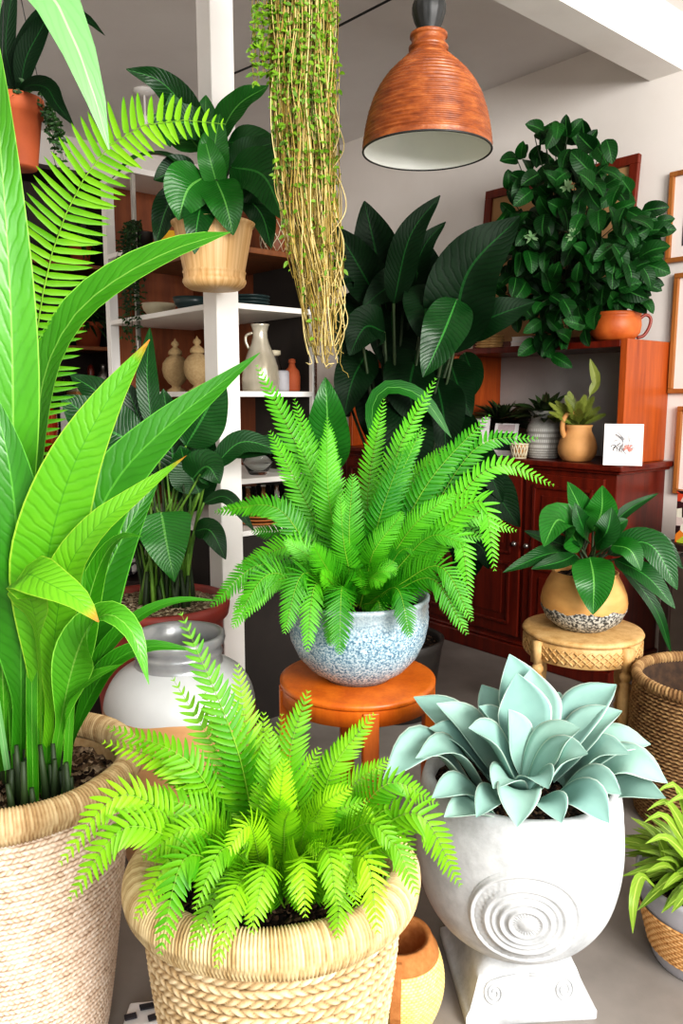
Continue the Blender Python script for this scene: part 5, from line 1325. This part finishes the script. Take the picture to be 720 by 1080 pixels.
# items
def lathe_item(name, label, cat, o, pr, m, part='body', group=None, seg=36):
    t = thing(name, label, cat, o, group)
    mb = MB(); mb.lathe(pr, o, seg); mb.build(part, m, t); return t
M['straw_urn'] = fiber('carved_tan', rgb('7c6344'), rgb('a68c66'), rgb('c9b28a'), 90)
for px_, lab in ((186, 'left of two lidded tan urns on the white shelves'), (209, 'right of two lidded tan urns, nearer the white post')):
    o = at_a(px_, 1.78, 1.378)
    t = thing('lidded_urn', lab, 'urn', o, 'lidded urns on the shelves')
    mb = MB(); mb.lathe([(.001, 0), (.04, 0), (.042, .008), (.022, .02), (.02, .028), (.035, .04), (.054, .068), (.061, .1), (.058, .13), (.04, .155), (.026, .162), (.024, .168)], o, 40, lambda th, f, z: .0015 * math.sin(th * 16) * math.sin(z * 300)); mb.build('body', M['straw_urn'], t)
    mb = MB(); mb.lathe([(.03, .168), (.032, .174), (.03, .186), (.016, .198), (.01, .204), (.018, .214), (.016, .224), (.006, .232), (.001, .243)], o, 32); mb.build('lid', M['straw_urn'], t)
M['shine'] = plain('glazed_silver_jug', rgb('c9c2b2'), rgb('a39a86'), 10, .22, .35, stretch=(1, 1, .3))
o = at_b(275, 2.68, 1.378)
t = thing('tall_jug', 'tall pale shiny jug with small handle on the white shelves', 'jug', o)
mb = MB(); mb.lathe([(.001, 0), (.07, 0), (.076, .006), (.078, .05), (.072, .1), (.055, .15), (.038, .19), (.031, .215), (.03, .24), (.036, .262), (.04, .268), (.036, .27), (.028, .25), (.026, .22), (.001, .21)], o, 44); mb.build('body', M['shine'], t)
s = V((-1, -.1, 0)).normalized()
mb = MB(); mb.tube(spline([o + s * .03 + V((0, 0, .235)), o + s * .055 + V((0, 0, .225)), o + s * .058 + V((0, 0, .2)), o + s * .046 + V((0, 0, .172))], 12), .006, 8); mb.build('handle', M['shine'], t)
o = at_b(290, 2.75, 1.378)
t = lathe_item('glass_bottle', 'dark stoppered bottle with pale lid behind the tall jug', 'bottle', o, [(.001, 0), (.03, 0), (.032, .01), (.032, .09), (.02, .13), (.016, .15)], plain('dark_bottle', rgb('3a332d'), rgb('2a2521'), 6, .2))
mb = MB(); mb.lathe([(.016, .15), (.026, .155), (.026, .172), (.001, .175)], o, 24); mb.build('lid', M['cream'], t)
o = at_b(298, 2.64, 1.378); lathe_item('small_jar', 'small grey jar between the tall jug and the brown bottle', 'jar', o, [(.001, 0), (.026, 0), (.028, .01), (.028, .075), (.024, .085), (.02, .083), (.001, .08)], M['greypot'])
o = at_b(308, 2.645, 1.378)
t = lathe_item('clay_bottle', 'small reddish brown clay bottle at the right end of the shelf', 'bottle', o, [(.001, 0), (.03, 0), (.034, .008), (.035, .06), (.03, .085), (.016, .1), (.012, .115)], M['terra'])
mb = MB(); mb.lathe([(.012, .115), (.016, .118), (.014, .132), (.001, .136)], o, 20); mb.build('stopper', M['terra'], t)
M['teal'] = plain('dark_teal', rgb('2f4242'), rgb('243333'), 6, .35)
for k in range(4):
    o = at_b(263, 2.74, 1.711) + V((0, 0, .013 * k))
    tag((lambda mb: (mb.lathe([(.001, 0), (.06, 0), (.085, .009), (.084, .0125), (.058, .005), (.001, .004)], o, 40), mb.build('dinner_plate', M['teal'], None, loc=o))[1])(MB()), ['lowest', 'second lowest', 'second highest', 'topmost'][k] + ' dark teal plate stacked on the shelf right of the post', 'plate', 'dark teal plates')
o = at_b(289, 2.68, 1.923)
t = thing('glass_vase', 'brown netted glass vase on the brown upper board right of the post', 'vase', o)
mb = MB(); mb.lathe([(.001, 0), (.04, 0), (.05, .02), (.055, .07), (.046, .11), (.036, .13), (.04, .15), (.036, .15), (.03, .13), (.03, .1)], o, 36); mb.build('body', M['brownwood'], t)
mb = MB()
for k in range(10):
    a = k * 2 * PI / 10
    for sg in (1, -1): mb.tube([o + V((math.cos(a + sg * f * 1.2) * rr, math.sin(a + sg * f * 1.2) * rr, z)) for f, rr, z in ((0, .046, .01), (.3, .056, .04), (.6, .058, .07), (.85, .05, .11), (1, .04, .135))], .002, 4)
mb.build('netting', M['cream'], t)
o = at_a(174, 1.72, 2.008 - .1); 
o = at_b(181, 3.14, 1.923)
t = lathe_item('amber_jar', 'bright amber yellow jar standing on the upper board left of the post', 'jar', o, [(.001, 0), (.05, 0), (.062, .02), (.066, .06), (.06, .1), (.045, .12), (.048, .135), (.04, .135), (.036, .12), (.001, .03)], plain('amber', rgb('f2bf35'), rgb('e0932a'), 9, .3))
# trailing plant inside shelf
o = at_a(152, 1.66, 2.008)
t = thing('trailing_plant', 'small wispy trailing plant hanging from the upper left white shelf', 'plant', o)
mb = MB(); mb.lathe([(.001, 0), (.035, 0), (.045, .06), (.047, .065), (.042, .066), (.04, .055), (.001, .05)], o, 30); mb.build('pot', M['darkpot'], t)
fol = MB(); b0 = o + V((0, 0, .055))
for k in range(30):
    out = (-D2 * R.uniform(.05, .1) + D1 * R.uniform(-.07, .07)); ln = R.uniform(.15, .52)
    pts = spline([b0, b0 + out * .7 + V((0, 0, .05)), b0 + out + V((0, 0, -.05)), b0 + out * 1.1 + V((R.uniform(-.02, .02), 0, -ln))], 14)
    fol.tube(pts, .001, 4, 0, .5, False)
    for p in pts[3:]:
        for j in range(2):
            d = V((R.uniform(-1, 1), R.uniform(-1, .2), R.uniform(-1, .1))).normalized()
            fol.leaf([p, p + d * .01, p + d * .022], .008, None, 'ovate', 0, .1, .1, 4, 2)
fol.build('foliage', G['tinyd'], t)
# bowls, glasses, plates lower down
GL = glass('clear_glass', (.9, .93, .92, 1))
for px_, b_, r_, lab in ((272, 2.68, .07, 'clear glass dome bowl below the tall jug'), (303, 2.65, .05, 'smaller clear glass bowl near the shelf end')):
    o = at_b(px_, b_, 1.036); t = thing('glass_bowl', lab, 'bowl', o)
    mb = MB(); mb.lathe([(.001, 0), (r_ * .5, 0), (r_ * .55, .006), (r_ * .9, .05), (r_, .1), (r_ * .96, .1), (r_ * .85, .05), (r_ * .5, .012), (.001, .01)], o, 36); mb.build('body', GL, t)
for k in range(4):
    o = at_b(274, 2.70, .827) + V((0, 0, .014 * k))
    tag((lambda mb: (mb.lathe([(.001, 0), (.075, 0), (.1, .009), (.099, .0135), (.072, .005), (.001, .004)], o, 40), mb.build('woven_tray', M['brownrope'], None, loc=o))[1])(MB()), ['lowest', 'second lowest', 'second highest', 'topmost'][k] + ' brown woven tray of the stack on the lower white shelf', 'tray', 'woven trays on the lower shelf')
for i, (px_, lab) in enumerate(((262, 'glass tumbler on the woven trays nearest the post'), (278, 'middle glass tumbler standing on the woven trays'), (292, 'glass tumbler on the woven trays furthest from the post'))):
    o = at_b(px_, 2.69, .885); t = thing('glass_tumbler', lab, 'glass', o, 'glass tumblers')
    mb = MB(); mb.lathe([(.001, 0), (.026, 0), (.028, .003), (.034, .1), (.0325, .1), (.027, .008), (.001, .006)], o, 28); mb.build('body', GL, t)
for i, px_ in enumerate((168, 202)):
    o = at_a(px_, 1.76, 1.711); t = thing('glass_bowl', ('stacked bowl left of' if i == 0 else 'stacked bowl close to') + ' the post on the shelf above the urns', 'bowl', o)
    mb = MB(); mb.lathe([(.001, 0), (.035, 0), (.07, .04), (.08, .07), (.077, .07), (.065, .04), (.03, .008), (.001, .006)], o, 36); mb.build('body', M['cream'] if i == 0 else M['teal'], t)

# ------------------------------------------------------------------ dark bookshelf on the back wall
BB = 4.95
pl, pr_ = at_b(20, BB, 1.7).dot(D2), at_b(124, BB, 1.7).dot(D2)
t = thing('bookshelf', 'dark wooden wall shelf with plants at the far left back', 'shelf', AB((pl + pr_) / 2, 5.15, 0))
ztop = onb(100, 188, BB).z
mb = MB(); mb.rbox(pl, pr_, WB - .03, WB - .004, 0, ztop); mb.build('back_panel', M['darkwood'], t, False)
for a_ in (pl, pr_ - .03):
    mb = MB(); mb.rbox(a_, a_ + .03, BB, WB - .03, 0, ztop); mb.build('side_panel', M['darkwood'], t, False)
ZB_ = [onb(95, 279, BB).z, onb(95, 365, BB).z, onb(95, 418, BB).z, onb(60, 476, BB).z]
for i, z in enumerate(ZB_ + [.1, .55]):
    mb = MB(); mb.rbox(pl + .03, pr_ - .03, BB + .005, WB - .03, z - .025, z); mb.build('shelf_board', M['lowwood'], t, False, .003)
mb = MB(); mb.rbox(pl, pr_, BB, WB - .03, ztop, ztop + .025); mb.build('top_board', M['darkwood'], t, False)
def tpot(px_, z, r, h, label, n, l):
    o = at_b(px_, BB + .1, z + .001); t = thing('potted_plant', label, 'plant', o)
    mb = MB(); mb.lathe([(.001, 0), (r * .72, 0), (r * .95, h * .8), (r * 1.06, h * .82), (r * 1.06, h), (r * .98, h), (r * .9, h * .85), (.001, h * .85)], o, 36); mb.build('pot', M['terra'], t)
    tuft(t, o + V((0, 0, h * .86)), n, l, .016, G['tinyd'], (-.2, 1.4), spread=r * .6, curl=.9, maxb=WB - .06)
tpot(85, ZB_[0], .075, .15, 'small terracotta pot with drooping plant on the top board, far left shelf', 120, .23)
tpot(93, ZB_[1], .098, .155, 'wider terracotta pot with spiky plant on the second board, far left shelf', 110, .22)
o = at_b(110, BB + .12, ZB_[2] + .001)
t = lathe_item('silver_bottle', 'shiny silver bottle on the cluttered board of the far left shelf', 'bottle', o, [(x, z * .8) for x, z in [(.001, 0), (.04, 0), (.043, .01), (.043, .16), (.03, .2), (.016, .215), (.014, .24)]], M['steel'])
mb = MB(); mb.lathe([(.018, .192), (.018, .212), (.001, .216)], o, 20); mb.build('cap', M['steel'], t)
o = at_b(97, BB + .12, ZB_[2] + .001)
lathe_item('wooden_figure', 'slim turned wooden bottle beside the silver bottle', 'ornament', o, [(.001, 0), (.032, 0), (.03, .02), (.018, .05), (.026, .09), (.02, .13), (.026, .16), (.015, .2), (.001, .21)], M['redwood'])
for k, (px_, w) in enumerate(((83, .05), (83, .046))):
    o = at_b(px_, BB + .1, ZB_[2] + .001 + .03 * k)
    mb = MB(); mb.box(o + V((0, 0, .0145)), D2 * w, D1 * .08, V((0, 0, .0145)))
    tag(mb.build('pale_book', M['cream'] if k else M['tan'], None, False, .002, loc=o), ('cream book on top of the' if k else 'tan book at the bottom of the') + ' pair lying on the far left shelf', 'book', 'books on the far left shelf')
o = at_b(60, BB + .14, ZB_[2] + .001)
t = thing('dried_plant', 'tuft of dried brown foliage on the cluttered far left shelf', 'plant', o)
mb = MB(); mb.lathe([(.001, 0), (.05, 0), (.06, .05), (.055, .05), (.001, .045)], o, 24); mb.build('bowl', M['darkpot'], t)
tuft(t, o + V((0, 0, .045)), 50, .12, .018, plain('dried_leaf', rgb('6b4a25'), rgb('4a3a1c'), 9, .8), (.0, 1.3))
o = at_b(46, BB + .1, ZB_[3] + .001)
m, nt, b = nodes('red_streaked_glass')
wv = noise(nt, coords(nt, (9, 9, .8)), 4, 3)
nt.links.new(ramp(nt, wv, [(.35, rgb('7a1208')), (.55, rgb('c5391a')), (.68, rgb('e58a55'))]), b.inputs['Base Color']); b.inputs['Roughness'].default_value = .12
lathe_item('red_glass_vase', 'plump red streaked glass vase on the far left shelf', 'vase', o, [(x, z * .8) for x, z in [(.001, 0), (.04, 0), (.06, .03), (.09, .11), (.1, .2), (.092, .29), (.07, .345), (.05, .36), (.045, .36), (.06, .33), (.001, .32)]], m)
o = at_b(75, BB + .1, ZB_[3] + .001)
t = thing('white_card', 'blank white card standing beside the red glass vase', 'card', o)
mb = MB(); mb.box(o + V((0, 0, .14)), D2 * .06, D1 * .003, V((0, 0, .139))); mb.build('board', M['paper'], t, False)

# ------------------------------------------------------------------ dark chest with folded paper behind the red pot, paper bag on the floor
o = V((-1.02, 3.15, 0))
t = thing('dark_chest', 'dark low chest behind the big red pot', 'chest', o)
zc_ = at(128, 606, 3.1).z
mb = MB(); mb.box(o + V((0, 0, zc_ / 2 - .01)), V((.22, 0, 0)), V((0, .16, 0)), V((0, 0, zc_ / 2 - .01))); mb.build('body', M['darkwood'], t, False, .005)
mb = MB(); mb.box(o + V((0, 0, zc_ - .01)), V((.23, 0, 0)), V((0, .17, 0)), V((0, 0, .0099))); mb.build('lid', M['darkwood'], t, False, .004)
m, nt, b = nodes('zebra_cloth')
w_ = nt.nodes.new('ShaderNodeTexWave'); w_.inputs['Scale'].default_value = 9; w_.inputs['Distortion'].default_value = 6; nt.links.new(coords(nt), w_.inputs[0])
nt.links.new(ramp(nt, w_.outputs['Fac'], [(.62, rgb('dedada')), (.7, rgb('3a3840'))]), b.inputs['Base Color']); b.inputs['Roughness'].default_value = .8
mb = MB()
cu = V((at(122, 600, 3.1).x, 3.1, zc_)); n = 14
rows = []
for i in range(n + 1):
    rows.append([])
    for j in range(n + 1):
        x, y_ = -1 + 2 * i / n, -1 + 2 * j / n
        e = max(0, (1 - x ** 4) * (1 - y_ ** 4)) ** .5
        rows[-1].append((mb.add(cu + V((x * .1, y_ * .08, .032 + .032 * e))), mb.add(cu + V((x * .1, y_ * .08, .032 - .0315 * e)))))
for i in range(n):
    for j in range(n):
        for k in (0, 1):
            f = [rows[i][j][k], rows[i + 1][j][k], rows[i + 1][j + 1][k], rows[i][j + 1][k]]
            mb.face(f if k == 0 else f[::-1])
tag(mb.build('small_cushion', m, None, loc=cu), 'small white cushion with dark stripes behind the red pot', 'cushion')
o = onz(154, 1092, 0)
t = thing('paper_packet', 'crumpled white packet with dark marks on the floor between the baskets', 'packet', V((o.x, o.y, 0)))
o = V((o.x, o.y, 0))
mb = MB()
pts = [(-.05, -.03, .0), (.06, -.03, 0), (.06, .05, 0), (-.05, .05, 0), (-.042, -.028, .045), (.05, -.025, .055), (.052, .045, .05), (-.045, .045, .04)]
for p in pts: mb.add(o + V(p))
for f in ((0, 3, 2, 1), (4, 5, 6, 7), (0, 1, 5, 4), (1, 2, 6, 5), (2, 3, 7, 6), (3, 0, 4, 7)): mb.face(list(f))
pk_ = mb.build('packet_body', M['paper'], t, False, .004)
mb = MB()
for (x, y_, dx) in ((-.03, -.005, .012), (.0, .02, .016), (.02, -.012, .01)):
    zz = .0485 + (x + .04) * .1
    mb.box(o + V((x, y_, zz)), V((dx, .003, .001)), V((-.003, .007, -.0006)), V((0, 0, .002)))
mb.build('dark_mark', M['ink'], t, False)

# ------------------------------------------------------------------ light, world, camera
w = bpy.data.worlds.new('World'); sc.world = w; w.use_nodes = True
bg = w.node_tree.nodes['Background']; bg.inputs[0].default_value = (.95, .97, 1, 1); bg.inputs[1].default_value = .55
def area(name, loc, target, sx, sy, power, col=(1, 1, 1)):
    l = bpy.data.lights.new(name, 'AREA'); l.shape = 'RECTANGLE'; l.size = sx; l.size_y = sy; l.energy = power; l.color = col
    o = bpy.data.objects.new(name, l); link(o); o.location = loc
    o.rotation_euler = (V(target) - V(loc)).to_track_quat('-Z', 'Y').to_euler(); return o
area('window_light', AB(.9, -2.6, 2.3), AB(1.0, 2.0, .7), 2.0, 1.8, 320, (1, .97, .93))
area('shopfront_light', AB(-1.4, -2.0, 2.4), AB(.6, 1.6, .5), 1.6, 1.6, 70, (.95, .98, 1))
cd = bpy.data.cameras.new('Camera'); cam = bpy.data.objects.new('Camera', cd); link(cam)
cam.location = CAM; cam.rotation_euler = (math.radians(90) - TH, 0, 0)
cd.sensor_fit = 'VERTICAL'; cd.sensor_height = 36; cd.sensor_width = 24; cd.lens = F / 1080 * 36; cd.clip_start = .02
sc.camera = cam
sc.view_settings.view_transform = 'Standard'
sc.view_settings.exposure = 0
try: sc.view_settings.look = 'Medium High Contrast'
except Exception: pass
